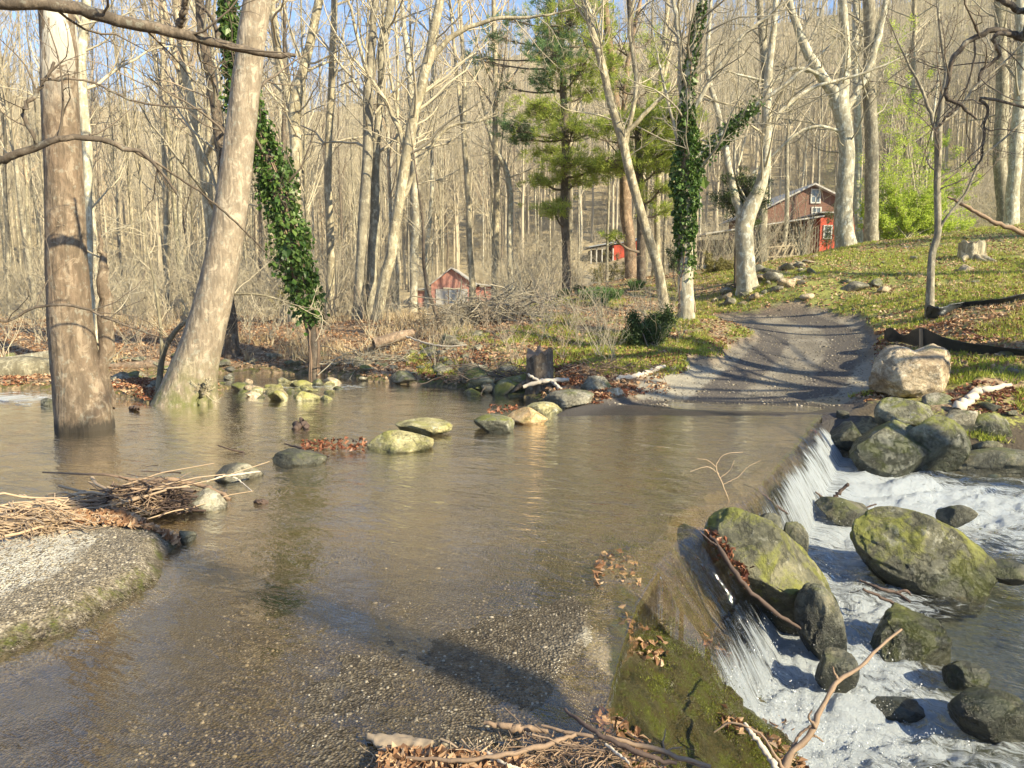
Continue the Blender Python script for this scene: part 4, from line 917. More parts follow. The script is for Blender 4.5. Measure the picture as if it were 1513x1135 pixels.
# -- ivy
def ivy(root, P, R, t0, t1, n, thick, seed, size=0.09, prof=None):
    rg = np.random.default_rng(seed); u = rg.uniform(t0, t1, n)*(len(P)-1); i = np.minimum(u.astype(int), len(P)-2); f = (u-i)[:, None]
    c = P[i]*(1-f)+P[i+1]*f; r = R[i]; d = rg.normal(size=(n, 3)); d[:, 2] *= 0.5; d = norm(d)
    tt = (u/(len(P)-1)-t0)/(t1-t0)
    th = thick*(0.25+1.5*vn2(u*0.9, np.arctan2(d[:, 0], d[:, 1])*1.2, seed))*(prof(tt) if prof else 1)
    rad = r+th*rg.random(n)**0.6
    gap = vn2(u*1.3+7, np.arctan2(d[:, 0], d[:, 1])*1.6+seed, seed+4) > 0.27+0.25*(tt < .12)
    C = c+d*rad[:, None]+np.array([0, 0, -1])*(rg.random(n)**8*0.35)[:, None]; C = C[gap]; d = d[gap]; n = len(C); size = size*rg.lognormal(-.1, .35, n); D = norm(d*0.5+np.array([0, 0, -0.7])+rg.normal(0, .4, (n, 3)))
    solid('ivy_leaves', [leaf_quads(C, D, size, rg, 0.8, 0.12)], L_IVY, root, smooth=False)
    g = []; k0 = max(0, int((t0-.12)*len(P))); k1 = int(t1*len(P)); seg = P[k0:k1]; sr = R[k0:k1]; hh = np.linspace(0, 1, len(seg))
    for q in range(7):
        an = rg.uniform(0, 6.28)+np.cumsum(rg.normal(0, .22, len(seg))); off = np.stack([np.cos(an), np.sin(an), an*0], 1)*(sr*1.04+.008)[:, None]
        g += tubes((seg+off)[None], (np.linspace(.022, .008, len(seg))*rg.uniform(.5, 1.2))[None], 5)
    solid('ivy_stems', g, S_BROWN, root)
ivy(iv1, iP, iR, 0.15, 0.80, 11000, 0.26, 1, 0.10, lambda t: 0.35+0.85*np.sin(np.clip(t*1.1+.12, 0, 1)*math.pi)**0.7)
ivy(iv2, jP, jR, 0.20, 0.56, 7500, 0.19, 2, 0.085, lambda t: 0.3+0.9*np.exp(-((t-0.55)/0.26)**2))
ivy(iv2, jP, jR, 0.5, 0.85, 1800, 0.05, 3, 0.07)
rg = np.random.default_rng(8); a_ = AT(1034, 240, 18); b_ = AT(1120, 155, 18); t = rg.random(1300)[:, None]
solid('ivy_leaves', [leaf_quads(a_+(b_-a_)*t+np.array([0, 0, 0.05])+rg.normal(0, .09, (1300, 3)), rg.normal(size=(1300, 3))+[0, 0, -.6], 0.08, rg, .8, .12)], L_IVY, iv2, smooth=False)

# -- pines: trunk, whorled branches reaching blobs of needles
def pine(name, label, pts, Y, blobs, mat, seed, lmats, blade=0.19, ext=3):
    rg = np.random.default_rng(seed)
    root, P, R = hero(name, label, pts, Y, mat, T_DARK, ext=ext, seed=seed, nobr=True, K=30, sides=14)
    bp = []; br = []; needles = {0: [], 1: []}
    for (px, py, rx, ry, n, m, dy) in blobs:
        c = AT(px, py, Y+dy); j = np.argmin(np.abs(P[:, 2]-(c[2]-0.35))); s = P[j]
        sx, sz = rx*mpp(Y), ry*mpp(Y)
        mid = (s+c)/2+np.array([0, 0, -0.12]); L = catmull([s, mid, c, c+norm(c-s)*sx*0.5], 10); bp.append(L); br.append(np.linspace(max(.03, R[j]*.35), .012, 10))
        k = int(n*1.05); q = rg.normal(size=(k, 3)); q = norm(q)*rg.random((k, 1))**0.45*np.array([sx, sx*0.8, sz])+c
        q[:, 2] += 0.12*sx*np.sin(q[:, 0]*5+seed)*0.5
        st = L[rg.integers(4, 9, k)]
        tw = np.stack([st, (st+q)/2+[0, 0, -0.03], q], 1); bp_t = tw; br_t = np.tile([.012, .008, .005], (k, 1))
        q = q+rg.normal(0, 1, q.shape)*[sx*.38, sx*.35, sz*.5]
        needles.setdefault('t', []).append((bp_t, br_t))
        nn = 30; cc = np.repeat(q, nn, 0); d = norm(rg.normal(size=(k*nn, 3))*0.75+np.repeat(norm(q-s), nn, 0)*0.9+[0, 0, .35])
        ln = blade*rg.uniform(.6, 1.1, (k*nn, 1)); cc = cc+d*0.02+rg.normal(0, .05, cc.shape)
        sd_ = norm(np.cross(d, rg.normal(size=d.shape)))*0.011
        v = np.stack([cc-sd_, cc+sd_, cc+d*ln], 1).reshape(-1, 3); needles[m].append((v, np.arange(len(v)).reshape(-1, 3)))
    g = tubes(np.array(bp), np.array(br), 6)
    for a, b in needles['t']: g += tubes(a, b, 3)
    solid('branches', g, T_DARK, root)
    for m in (0, 1):
        if needles[m]: solid('needles', needles[m], lmats[m], root, smooth=False)
    return root
pine('pine_tree', "tall pine right of the red barn with blue-green tufts high up and yellow-green layers below",
     [(838, 425, 13), (836, 340, 12), (832, 250, 11), (830, 160, 10), (828, 80, 8), (826, 0, 7)], 29,
     [(820, 85, 34, 26, 110, 1, -1), (800, 60, 22, 20, 40, 1, 0), (850, 25, 42, 22, 110, 0, -1), (825, 48, 26, 16, 70, 1, 1), (880, 60, 30, 18, 60, 0, .5), (800, 120, 18, 12, 30, 1, 0), (855, 105, 45, 14, 70, 0, -.8),
      (795, 160, 34, 10, 70, 0, -1.0), (760, 187, 30, 9, 50, 1, 0), (818, 175, 32, 12, 70, 0, 1), (845, 196, 50, 9, 100, 0, -.8), (775, 203, 24, 7, 40, 1, .6), (735, 55, 28, 18, 25, 1, .5), (722, 92, 24, 12, 18, 1, 1),
      (700, 85, 20, 10, 12, 1, 1), (750, 130, 22, 10, 16, 1, 1), (760, 30, 25, 14, 20, 1, 0), (835, 240, 40, 10, 85, 0, -1), (880, 247, 44, 11, 100, 0, -.9), (815, 222, 28, 8, 50, 0, 1), (802, 268, 24, 8, 45, 0, -.5), (850, 268, 40, 6, 60, 0, .5),
      (818, 312, 28, 7, 45, 0, -.8), (832, 300, 20, 5, 20, 0, 0), (870, 135, 30, 12, 50, 0, 0), (900, 95, 26, 12, 35, 0, .3), (870, 0, 30, 16, 50, 0, 0), (815, 5, 24, 16, 40, 1, 0)], B_DARK, 41, [L_PINE, L_PINEB])
pine('pine_tree', "second pine right behind the slim leaning tree with bright yellow-green flat layers of needles",
     [(948, 412, 13), (946, 340, 13), (943, 260, 11), (940, 180, 10), (935, 100, 8), (930, 0, 7)], 27,
     [(985, 175, 40, 12, 120, 0, -1.5), (1000, 215, 36, 10, 90, 0, -1.5), (975, 245, 34, 9, 60, 0, -1.2), (905, 185, 30, 10, 60, 0, -1.2), (985, 168, 34, 9, 90, 0, -1), (930, 176, 34, 8, 70, 0, -.6), (1010, 165, 22, 6, 40, 0, 0), (960, 200, 34, 9, 70, 0, .5), (995, 208, 32, 10, 80, 0, -1), (968, 222, 34, 7, 60, 0, -1), (985, 235, 26, 7, 40, 0, .6),
      (905, 240, 30, 10, 60, 0, -.8), (975, 280, 34, 10, 45, 0, -1), (985, 310, 26, 8, 30, 0, 0), (925, 248, 28, 8, 50, 0, .3), (960, 60, 24, 12, 20, 0, 1), (975, 90, 24, 9, 20, 0, 0), (960, 130, 30, 8, 30, 0, 0), (910, 125, 24, 8, 25, 0, 0), (905, 350, 14, 5, 14, 0, -1)], B_DARK, 42, [L_PINE, L_PINEB])
pine('hemlock_tree', "small dark green hemlock growing against the white forked trunk",
     [(1088, 400, 5), (1088, 350, 5), (1090, 300, 4), (1092, 255, 3)], 22.9,
     [(1088, 268, 18, 8, 30, 0, -.3), (1100, 285, 24, 9, 45, 0, -.3), (1080, 295, 22, 8, 40, 0, 0), (1120, 272, 16, 7, 25, 0, .2), (1092, 310, 22, 8, 35, 0, -.2), (1128, 298, 10, 6, 12, 0, .2), (1110, 332, 12, 5, 12, 0, 0)], B_DARK, 43, [L_HEM, L_HEM], blade=0.10, ext=0.3)
# ------------------------------------------------------------------ rocks
def ico(sub):
    bm = bmesh.new(); bmesh.ops.create_icosphere(bm, subdivisions=sub, radius=1.0)
    v = np.array([x.co[:] for x in bm.verts]); f = np.array([[q.index for q in p.verts] for p in bm.faces]); bm.free(); return v, f
ICO = {k: ico(k) for k in (1, 2, 3, 4, 5, 6)}
def rock_shape(sub, seed, cuts=7, cut=0.72, rough=0.10, soft=0.02, flat=None):
    rg = np.random.default_rng(seed); v, f = ICO[sub]; v = v.copy()
    n0 = v.copy()
    for i in range(cuts):
        d = norm(rg.normal(size=3)); c = cut*rg.uniform(0.85, 1.2); s = v@d
        over = np.maximum(s-c, 0); v -= (over*(1-soft*4))[:, None]*d
    v = v*(1+fbm3(n0*1.3+seed*3.1, 3, seed)[:, None]*rough*2.2+fbm3(n0*5+seed, 3, seed+5)[:, None]*rough*0.5)
    if sub > 3:
        rid = 1-np.abs(fbm3(n0*2.6+seed*2.2, 4, seed+3))*5; v = v*(1-np.clip(rid, 0, 1)[:, None]**3*0.035)
    v = v*(1+fbm3(n0*14+seed, 4, seed+9)[:, None]*(0.012+rough*0.22))
    v /= np.abs(v).max(0); return v, f
def rock(name, label, px0, py0, px1, py1, zb, mat, seed, sub=4, depth=0.75, rot=None, cuts=13, cut=0.64, rough=0.12, group=None, cat="rock", sink=0.3, tilt=0.0, Y=None, tiltx=0.0, yaw=0.0):
    cx = (px0+px1)/2
    b = G(cx, py1, zb) if Y is None else AT(cx, py1, Y)
    if Y is None: pass
    else: zb = b[2]
    dist = b[1]; w = (px1-px0)/2*mpp(dist); dp = w*depth
    yc = b[1]+dp*0.8; top = AT(cx, py0, yc)[2]
    hh = max(0.03, (top-zb)); v, f = rock_shape(sub, seed, cuts, cut, rough)
    hz = hh*(1+sink)/2; w2 = w*yc/dist*0.5+w*0.5
    V = v*np.array([w2, dp, hz])
    if tilt: c, s = math.cos(tilt), math.sin(tilt); V = np.stack([V[:, 0]*c-V[:, 2]*s, V[:, 1], V[:, 0]*s+V[:, 2]*c], 1)
    if yaw: c, s = math.cos(yaw), math.sin(yaw); V = np.stack([V[:, 0]*c-V[:, 1]*s, V[:, 0]*s+V[:, 1]*c, V[:, 2]], 1)
    loc = np.array([b[0]*yc/b[1]*0+((cx-W0/2)*mpp(yc)), yc, top-V[:, 2].max()])
    me = build_mesh(name, [(V, f)], mat, True); o = link(name, me, loc); tag(o, label, cat, group); return o
# big boulders in the cascade
def boulder(label, cx, cy, a, b, ang, Y, mat, seed, depth=0.8, cuts=8, cut=0.8, rough=0.06, sub=6, name='boulder', cat='boulder', notch=None, yaw=0.0):
    v, f = rock_shape(sub, seed, cuts, cut, rough); m = mpp(Y)
    if notch is not None:
        nx, nz, nr, nd = notch; q = np.exp(-((v[:, 0]-nx)**2+(v[:, 2]-nz)**2)/nr**2); v = v*(1-nd*q)[:, None]
    V = v*np.array([a*m, min(a, b)*depth*m+0*b, b*m])
    if yaw: c, s = math.cos(yaw), math.sin(yaw); V = np.stack([V[:, 0]*c-V[:, 1]*s, V[:, 0]*s+V[:, 1]*c, V[:, 2]], 1)
    t = -math.radians(ang); c, s = math.cos(t), math.sin(t); V = np.stack([V[:, 0]*c-V[:, 2]*s, V[:, 1], V[:, 0]*s+V[:, 2]*c], 1)
    o = link(name, build_mesh(name, [(V, f)], mat, True), AT(cx, cy, Y)); tag(o, label, cat); return o
boulder("large rounded olive boulder at the head of the cascade, twigs caught on its left side", 1140, 856, 134, 80, 44, 5.75, R_CASC, 2, 1.0, 11, .74, .09)
rock('boulder', "dark wet boulder tucked below the big olive boulder", 1196, 862, 1272, 985, -0.85, R_WET, 7, 5, 1.0, cuts=7, cut=0.75, rough=0.08, tilt=0.25)
boulder("long dark boulder with a bright green moss streak on its right shoulder", 1372, 830, 126, 67, 30, 6.5, R_CASC, 15, 1.0, 11, .74, .09)
boulder("rough blocky brown boulder in the middle of the white water", 1342, 962, 84, 68, 28, 5.35, R_CASC, 4, 0.9, 14, .62, .12)
rock('boulder', "dark low boulder half under the water left of the blocky brown boulder", 1222, 962, 1292, 1030, -0.88, R_WET, 5, 5, 0.8, tilt=-0.3)
rock('rock', "small mossy rock with water pouring past it near the right edge", 1424, 975, 1504, 1018, -0.84, R_MOSS, 16, 5, 0.8, rough=0.12)
rock('rock', "smooth brown boulder at the bottom right edge, below the small mossy rock", 1440, 1022, 1600, 1105, -0.92, R_WET, 17, 5, 0.7, cut=0.8, rough=0.05, tilt=-0.2)
rock('rock', "brown rock in the splash between the two largest boulders", 1168, 772, 1216, 826, -0.55, R_WET, 18, 5, 0.9)
0 and rock('rock', "dark wet ledge rock at the right edge beside the long mossy boulder", 1400, 893, 1600, 955, -0.82, R_WET, 19, 5, 0.7, cut=0.78, rough=0.06, tilt=-.1)
rock('rock', "low rock awash in the pool behind the long mossy boulder", 1395, 745, 1462, 775, -0.56, R_WET, 20, 4, 0.7, sink=0.6)
0 and rock('rock', "flat dark rock at the right edge behind the long mossy boulder", 1462, 750, 1600, 785, -0.56, R_WET, 21, 4, 0.6, sink=0.6)
rock('rock', "small brown rock at the right edge touching the long boulder's tip", 1474, 830, 1560, 866, -0.68, R_WET, 22, 4, 0.8)
rock('rock', "small rock on the lip of the falls beside the olive boulder", 1108, 756, 1180, 800, -0.35, R_WET, 23, 5, 0.8, sink=.7)
rock('rock', "dark rock behind the twig jam at the foot of the waterfall", 1218, 736, 1300, 778, -0.6, R_WET, 24, 5, 0.8, sink=.5, tilt=-.15)
rock('rock', "dark submerged rock left of the bottom right brown boulder", 1310, 1030, 1420, 1062, -0.95, R_WET, 25, 4, 0.7, sink=.8)
# right bank
boulder("large tan boulder with pale lichen and a notched top on the bank beside the road", 1348, 551, 66, 48, -6, hit(1348, 586)+.25, R_PALE, 47, 1.1, 9, .80, .12, notch=(0.0, 0.95, 0.30, 0.25))
rock('rock', "rounded grey green stone at the concrete corner below the large tan boulder", 1300, 588, 1388, 640, -0.12, R_MOSS, 42, 5, 0.8, cut=0.8, rough=0.05, tilt=-0.2)
rock('rock', "low grey stone half buried behind the rounded grey green stone", 1362, 580, 1420, 616, 0.0, R_GREY, 43, 4, 0.8, cut=0.8, rough=0.05)
rock('boulder', "broad mossy slab rock hanging over the pool, left half", 1254, 622, 1392, 708, -0.55, R_MOSS, 44, 6, 0.8, cuts=9, cut=0.72, rough=0.07, tilt=-0.05)
rock('boulder', "angular mossy rock with white lichen spots over the dark pool", 1335, 612, 1446, 706, -0.55, R_MOSS, 45, 6, 0.7, cuts=9, cut=0.68, rough=0.06, tilt=0.35)
rock('boulder', "dark round boulder with a pale patch at the right end of the bank", 1432, 610, 1515, 668, -0.35, R_MOSS, 46, 5, 0.8, cut=0.8, rough=0.05)
rock('rock', "flat lichened slab wedged between the mossy rocks and the driftwood", 1398, 604, 1462, 640, -0.12, R_GREY, 47, 5, 0.8, cuts=10, cut=0.62, rough=0.09)
rock('rock', "small dark stone at the far right edge beneath the round boulder", 1490, 648, 1540, 678, -0.5, R_WET, 48, 4, 0.8)
rock('rock', "mossy curb stone at the end of the concrete ford above the falls", 1228, 622, 1290, 672, -0.45, R_MOSS, 49, 5, 1.0, cut=0.7)
rock('boulder', "long grey rock under the bank with red leaves on it, right edge", 1400, 664, 1640, 712, -0.56, R_WET, 50, 5, 0.4, cut=0.75)
# stepping stones along the upstream edge
SS = [("pale olive flat stone, left front of the pair in midstream", 536, 636, 640, 667, R_STEP, 61, .03), ("grey green flat stone, right rear of the pair in midstream", 577, 620, 668, 643, R_STEP, 62, .04),
      ("mossy speckled stone left of the orange block", 698, 612, 770, 638, R_MOSS, 63, .03), ("orange ochre block with squared edges in the row of stones", 748, 602, 812, 626, R_OCHRE, 64, .03),
      ("flat yellowish stone behind the orange block", 766, 594, 833, 612, R_STEP, 65, .03), ("wide grey lichen slab at the left foot of the road", 802, 575, 892, 602, R_GREY, 66, .03),
      ("tall rounded grey rock behind the wide lichen slab", 853, 555, 914, 590, R_GREY, 67, .04), ("pale wedge stone against the left edge of the ford", 890, 573, 932, 596, R_PALE, 68, .03),
      ("blue grey stone barely above the water, left of midstream", 396, 662, 478, 690, R_WET, 69, .0), ("rounded speckled grey stone between twig jam and midstream", 304, 684, 382, 712, R_GREY, 70, .02),
      ("wet grey block at the right end of the twig jam", 262, 722, 324, 756, R_GREY, 71, .02), ("pale stone under the twig jam", 205, 712, 262, 740, R_PALE, 72, .02),
      ("olive stone buried in the twig jam", 150, 722, 196, 748, R_STEP, 73, .02), ("dark smooth stone in the fast water left of the sycamore", 52, 588, 80, 602, R_WET, 74, .0),
      ("small round tan stone beside the fallen log by the road", 912, 556, 936, 574, R_PALE, 75, .05), ("second tan stone touching the fallen log by the road", 930, 558, 952, 572, R_GREY, 76, .05),
      ("small rock at the tip of the concrete patch on the left", 245, 784, 274, 806, R_WET, 77, .0), ("grey boulder on the bank above the rubble, beside a brown rotting log", 586, 488, 618, 512, R_GREY, 78, .3)]
for lb, a, b, c, d, m, sd_, zb in SS:
    rock('stone', lb, a, b, c, d, zb-0.02 if sd_ != 78 else 0.45, m, sd_, 5, 0.8, cuts=9, cut=0.68, rough=0.07, sink=0.5, cat="stone")
rock('stone', "pale rounded stone in the grass below the tree stump", 1408, 390, 1437, 412, 0, R_PALE, 81, 4, 0.8, Y=20, cat="stone")
rock('stone', "flat grey stone in the grass right of the pale rounded stone", 1462, 400, 1492, 412, 0, R_GREY, 82, 4, 0.8, Y=19.5, cat="stone")
rock('stone', "low stone hump in the lawn at the right edge", 1488, 418, 1530, 436, 0, R_PALE, 83, 4, 0.8, Y=18, cat="stone")
rock('boulder', "dark grey boulder under the right edge trunks", 1454, 330, 1482, 350, 0, R_GREY, 84, 4, 0.8, Y=29)
# loose rocks in groups (shared shapes)
def rock_protos(mat, k, seed, sub=3):
    r = []
    for i in range(k):
        v, f = rock_shape(sub, seed+i, 14, 0.60, 0.10); r.append(build_mesh('rock', [(v*np.array([1, 0.8, 0.55]), f)], mat, True))
    return r
RP = {'g': rock_protos(R_GREY, 5, 200), 'p': rock_protos(R_PALE, 4, 300), 'm': rock_protos(R_MOSS, 4, 400), 's': rock_protos(R_STEP, 4, 500), 'w': rock_protos(R_WET, 4, 600)}
def scatter_rocks(n, area, Yr, kinds, size, label, group, seed, snap=None, name='rock'):
    rg = np.random.default_rng(seed)
    px = rg.uniform(area[0], area[1], n); py = rg.uniform(area[2], area[3], n)
    for i in range(n):
        if Yr is None: p = G(px[i], py[i], 0.02)
        else:
            Y = Yr[0]+(Yr[1]-Yr[0])*(area[3]-py[i])/(area[3]-area[2]); p = AT(px[i], py[i], Y)
        z = tz(p[0], p[1]); k = kinds[rg.integers(len(kinds))]; s = size*rg.lognormal(0, 0.38)
        if snap is not None: z = max(z, snap)
        o = link(name, RP[k][rg.integers(len(RP[k]))], (p[0], p[1], z+s*0.12)); o.scale = (s*rg.uniform(.8, 1.3), s*rg.uniform(.8, 1.2), s*rg.uniform(.7, 1.2))
        o.rotation_euler = (rg.uniform(-.3, .3), rg.uniform(-.3, .3), rg.uniform(0, 6.28)); tag(o, label, "rock", group)
scatter_rocks(90, (330, 720, 522, 572), (17.5, 14.6), 'gggm', 0.13, "grey rubble rock heaped along the far bank of the creek", "rubble along the far bank", 1)
scatter_rocks(38, (345, 505, 562, 590), None, 'spsm', 0.14, "yellowish stone in the shallow riffle right of the leaning trunk", "stones in the riffle", 2, -0.02)
scatter_rocks(34, (150, 345, 540, 588), None, 'ggm', 0.13, "stone on the shore between the sycamore and the leaning trunk", "stones between the two big trunks", 3, 0.0)
scatter_rocks(60, (1050, 1190, 408, 442), (24.5, 21), 'pgg', 0.14, "pale rock heaped around the foot of the white forked tree", "stones around the white forked tree", 4)
scatter_rocks(26, (1180, 1480, 385, 450), (26, 18.5), 'gpm', 0.12, "small stone lying in the lawn on the slope", "stones in the lawn", 5)
scatter_rocks(26, (-40, 250, 530, 572), (17.5, 15), 'gm', 0.14, "stone on the far left bank behind the brown sycamore", "stones on the far left bank", 6)
scatter_rocks(12, (1240, 1520, 612, 705), (11.9, 9.3), 'mww', 0.15, "dark stone filling the gaps of the bank above the pool", "stones filling the bank above the pool", 7)
scatter_rocks(20, (680, 800, 560, 590), (14.6, 13.2), 'mmg', 0.18, "dark mossy stone in the shaded bank left of the old stump", "stones in the shaded bank", 8)
0 and scatter_rocks(9, (1180, 1500, 770, 1100), (8.0, 4.6), 'w', 0.13, "small dark wet stone in the white water", "small wet stones in the cascade", 9)

# ------------------------------------------------------------------ logs, stumps, sticks
def stick(name, label, pts, mat, cat="branch", r_end=0.3, S=8, K=24, wob=0.15, seed=0, group=None, side=()):
    """pts (px,py,width,Y or None,z) ; Y None -> on the plane z"""
    rg = np.random.default_rng(seed)
    def cv(L):
        P = []; R = []
        for p in L:
            q = AT(p[0], p[1], hit(p[0], p[1]+3)-.03) if p[3] == 'h' else AT(p[0], p[1], p[3]) if p[3] is not None else G(p[0], p[1], p[4]); P.append(q); R.append(p[2]/2*mpp(np.hypot(q[1], q[2]-CAMZ)))
        C = catmull(np.column_stack([P, R]), K); q = C[:, :3]; q[1:-1] += rg.normal(0, 1, (K-2, 3))*C[1:-1, 3:]*wob*1.6; C[:, 3] *= 1+rg.normal(0, .10, K)
        return q, np.maximum(C[:, 3], .0015)
    g = []
    for L in [pts]+list(side):
        q, r = cv(L); m = 1+rg.normal(0, .06, (1, K, S)); g += tubes(q[None], r[None], S, m)
        for e in (0, -1):   # close the ends
            i0 = len(g)
        vs = []
    loc = g[0][0].mean(0)
    o = solid(name, g, mat, None, loc); tag(o, label, cat, group); return o
stick('driftwood', "bleached forked driftwood branch lying below the old stump", [(773, 572, 5, 12.6), (800, 564, 7, 12.6), (835, 561, 6, 12.7), (838, 562, 4, 12.7)], S_BLEACH, side=[[(800, 564, 4, 12.6), (784, 556, 4, 12.6), (780, 552, 2, 12.6)], [(815, 563, 5, 12.6), (828, 574, 5, 12.4), (830, 577, 3, 12.4)]], seed=1)
stick('log', "slim bleached log on the bank by the left edge of the road", [(910, 560, 7, 'h'), (940, 556, 8, 'h'), (968, 547, 8, 'h'), (982, 541, 6, 'h')], S_BLEACH, "log", seed=2)
stick('driftwood', "curled pale root lying on the leafy bank right of the old stump", [(852, 534, 5, 14.6), (866, 524, 6, 14.6), (880, 524, 6, 14.6), (890, 534, 6, 14.5), (893, 545, 4, 14.4)], S_BLEACH, seed=3, side=[[(890, 536, 5, 14.5), (898, 552, 5, 14), (880, 562, 4, 13.6)]])
stick('driftwood', "thick bleached driftwood limb on the right bank, broken grey end toward the falls", [(1414, 605, 15, 'h'), (1428, 594, 12, 'h'), (1440, 580, 13, 'h'), (1460, 575, 9, 'h'), (1493, 569, 7, 'h')], S_BLEACH, "driftwood", wob=0.2, seed=4, S=12)
stick('fallen_branch', "fallen brown branch slanting across the lawn at the right edge", [(1400, 291, 3, 17), (1420, 300, 5, 17), (1450, 318, 6, 17), (1480, 332, 7, 17), (1530, 352, 9, 17)], S_BROWN, "branch", seed=5)
stick('fallen_branch', "pale vine arching over the mossy bank above the pebbles", [(600, 497, 3, 16.5), (625, 506, 3, 16), (655, 512, 3, 15.6), (690, 510, 2, 15.5)], S_BLEACH, seed=6)
stick('fallen_branch', "thin bleached stick leaning on the rubble at the water's edge", [(642, 567, 3, 14.6), (655, 556, 3, 14.8), (668, 543, 2, 15)], S_BLEACH, seed=7)
stick('twig', "dark twig dipping into the pond near midstream", [(322, 658, 2, None, .06), (340, 664, 2, None, .03), (358, 668, 3, None, .0), (362, 672, 2, None, -.02)], S_DARK, seed=8)
stick('driftwood', "dark chunk of wood floating right of the twig jam", [(376, 741, 4, None, .01), (384, 742, 7, None, .015), (394, 742, 6, None, .0)], S_DARK, seed=9)
stick('driftwood', "dark root knob poking out of the pond", [(436, 634, 8, None, .0), (442, 629, 12, None, .03), (450, 626, 9, None, .06), (454, 634, 7, None, .0)], S_DARK, seed=10, wob=.4)
stick('driftwood', "tiny dark snag poking out between the two big trunks", [(196, 606, 6, None, .0), (199, 602, 7, None, .04), (204, 605, 4, None, .03)], S_DARK, seed=11, wob=.3)
stick('stick', "long brown branch running out of the twig jam over the water", [(200, 715, 7, None, .10), (245, 709, 7, None, .16), (290, 715, 7, None, .10), (318, 727, 8, None, .05), (341, 738, 5, None, .0)], S_BROWN, "stick", seed=12)
stick('stick', "thin brown stick lying down the side of the concrete patch on the left", [(80, 818, 4, None, .12), (100, 838, 4, None, .12), (119, 860, 4, None, .09)], S_BROWN, "stick", seed=13)
stick('stick', "thin pale stick lying flat on the concrete patch at the left edge", [(0, 822, 3, None, .14), (25, 824, 3, None, .14), (48, 830, 3, None, .13)], S_BROWN, "stick", seed=14)
stick('twig', "bleached twig trailing over the round speckled stone", [(305, 712, 2, None, .12), (330, 704, 3, None, .14), (360, 700, 3, None, .12), (384, 697, 2, None, .10)], S_BLEACH, seed=15, side=[[(340, 702, 2, None, .13), (356, 712, 2, None, .06), (372, 726, 1.5, None, .03)]])
stick('twig', "dark stick with red leaves lying against the midstream stones", [(420, 656, 2, None, .02), (445, 662, 4, None, .03), (470, 670, 4, None, .02), (486, 675, 2, None, .0)], S_DARK, seed=16)
for i, (L, side, lab) in enumerate([
    ([(1212, 742, 3, 8.1), (1228, 740, 5, 8.1), (1240, 728, 6, 8.1), (1253, 715, 5, 8.1)], [[(1205, 727, 2, 8.1), (1220, 738, 4, 8.1), (1245, 748, 4, 8.0), (1270, 752, 3, 8.0), (1295, 745, 2, 8.0)]], "dark broken branch stuck upright at the foot of the waterfall"),
    ([(1270, 857, 3, 5.9), (1300, 870, 5, 5.8), (1325, 876, 4, 5.8), (1345, 890, 3, 5.7)], [[(1322, 876, 3, 5.8), (1338, 873, 4, 5.8), (1346, 880, 2, 5.8)]], "dark reddish stick jutting over the foam from the middle boulder"),
    ([(1275, 870, 4, 5.6), (1300, 882, 4, 5.6), (1325, 895, 5, 5.6), (1340, 918, 5, 5.5), (1345, 930, 3, 5.5)], [], "forked dark stick resting on top of the blocky brown boulder"),
    ([(1045, 785, 4, 5.65), (1062, 808, 7, 5.45), (1085, 845, 8, 5.3), (1110, 875, 7, 5.2), (1150, 908, 6, 5.2), (1185, 930, 3, 5.2)], [[(1062, 808, 3, 5.45), (1050, 800, 3, 5.5), (1030, 782, 2, 5.6)]], "dark branch plastered against the left side of the olive boulder"),
    ([(1098, 715, 2, 7.0), (1120, 725, 3, 6.9), (1145, 745, 4, 6.9), (1165, 760, 2, 6.9)], [], "dark stick lodged on the smooth lip of the falls")]):
    stick('branch', lab, L, S_DARK, seed=20+i, side=side)
stick('branch', "bare grey branch reaching up from the bottom edge across the cascade", [(1150, 1150, 13, 3.1), (1172, 1112, 9, 3.15), (1200, 1082, 8, 3.2), (1212, 1050, 7, 3.25), (1228, 1020, 7, 3.3), (1240, 1005, 6, 3.35), (1272, 985, 5, 3.4), (1300, 955, 4, 3.5), (1332, 930, 3, 3.6)], S_BROWN, "branch", seed=30,
      side=[[(1240, 1007, 5, 3.35), (1233, 995, 3, 3.35), (1231, 985, 2, 3.35)], [(1205, 1075, 5, 3.2), (1195, 1060, 3, 3.2), (1200, 1050, 2, 3.2)], [(1168, 1118, 6, 3.15), (1178, 1090, 4, 3.2), (1198, 1072, 3, 3.2)], [(1190, 1090, 4, 3.2), (1205, 1088, 3, 3.2), (1216, 1096, 2, 3.2)],
            [(1160, 1140, 6, 3.1), (1142, 1110, 4, 3.1), (1120, 1082, 3, 3.15), (1080, 1068, 3, 3.2), (1055, 1082, 2, 3.2)]])
stick('driftwood', "pale peeled stick sticking out of the moss at the bottom edge", [(1148, 1140, 9, 3.05), (1135, 1115, 8, 3.1), (1112, 1085, 7, 3.15), (1100, 1068, 4, 3.2)], S_BLEACH, seed=31)
stick('twig', "pale bare twig leaning over the lip of the falls", [(1078, 742, 1.20, 6.4), (1066, 712, 1.80, 6.4), (1058, 690, 1.80, 6.4), (1070, 672, 1.20, 6.4), (1098, 668, 0.90, 6.4)], S_TAN, seed=32,
      side=[[(1062, 700, 1.20, 6.4), (1045, 690, 1.20, 6.4), (1020, 697, 0.90, 6.4)], [(1058, 690, 1.20, 6.4), (1045, 680, 0.90, 6.4), (1030, 678, 0.78, 6.4)], [(1068, 716, 1.20, 6.4), (1090, 705, 1.20, 6.4), (1105, 690, 0.84, 6.4), (1125, 680, 0.72, 6.4)], [(1064, 706, 1.20, 6.4), (1078, 695, 0.90, 6.4), (1085, 680, 0.72, 6.4)]])
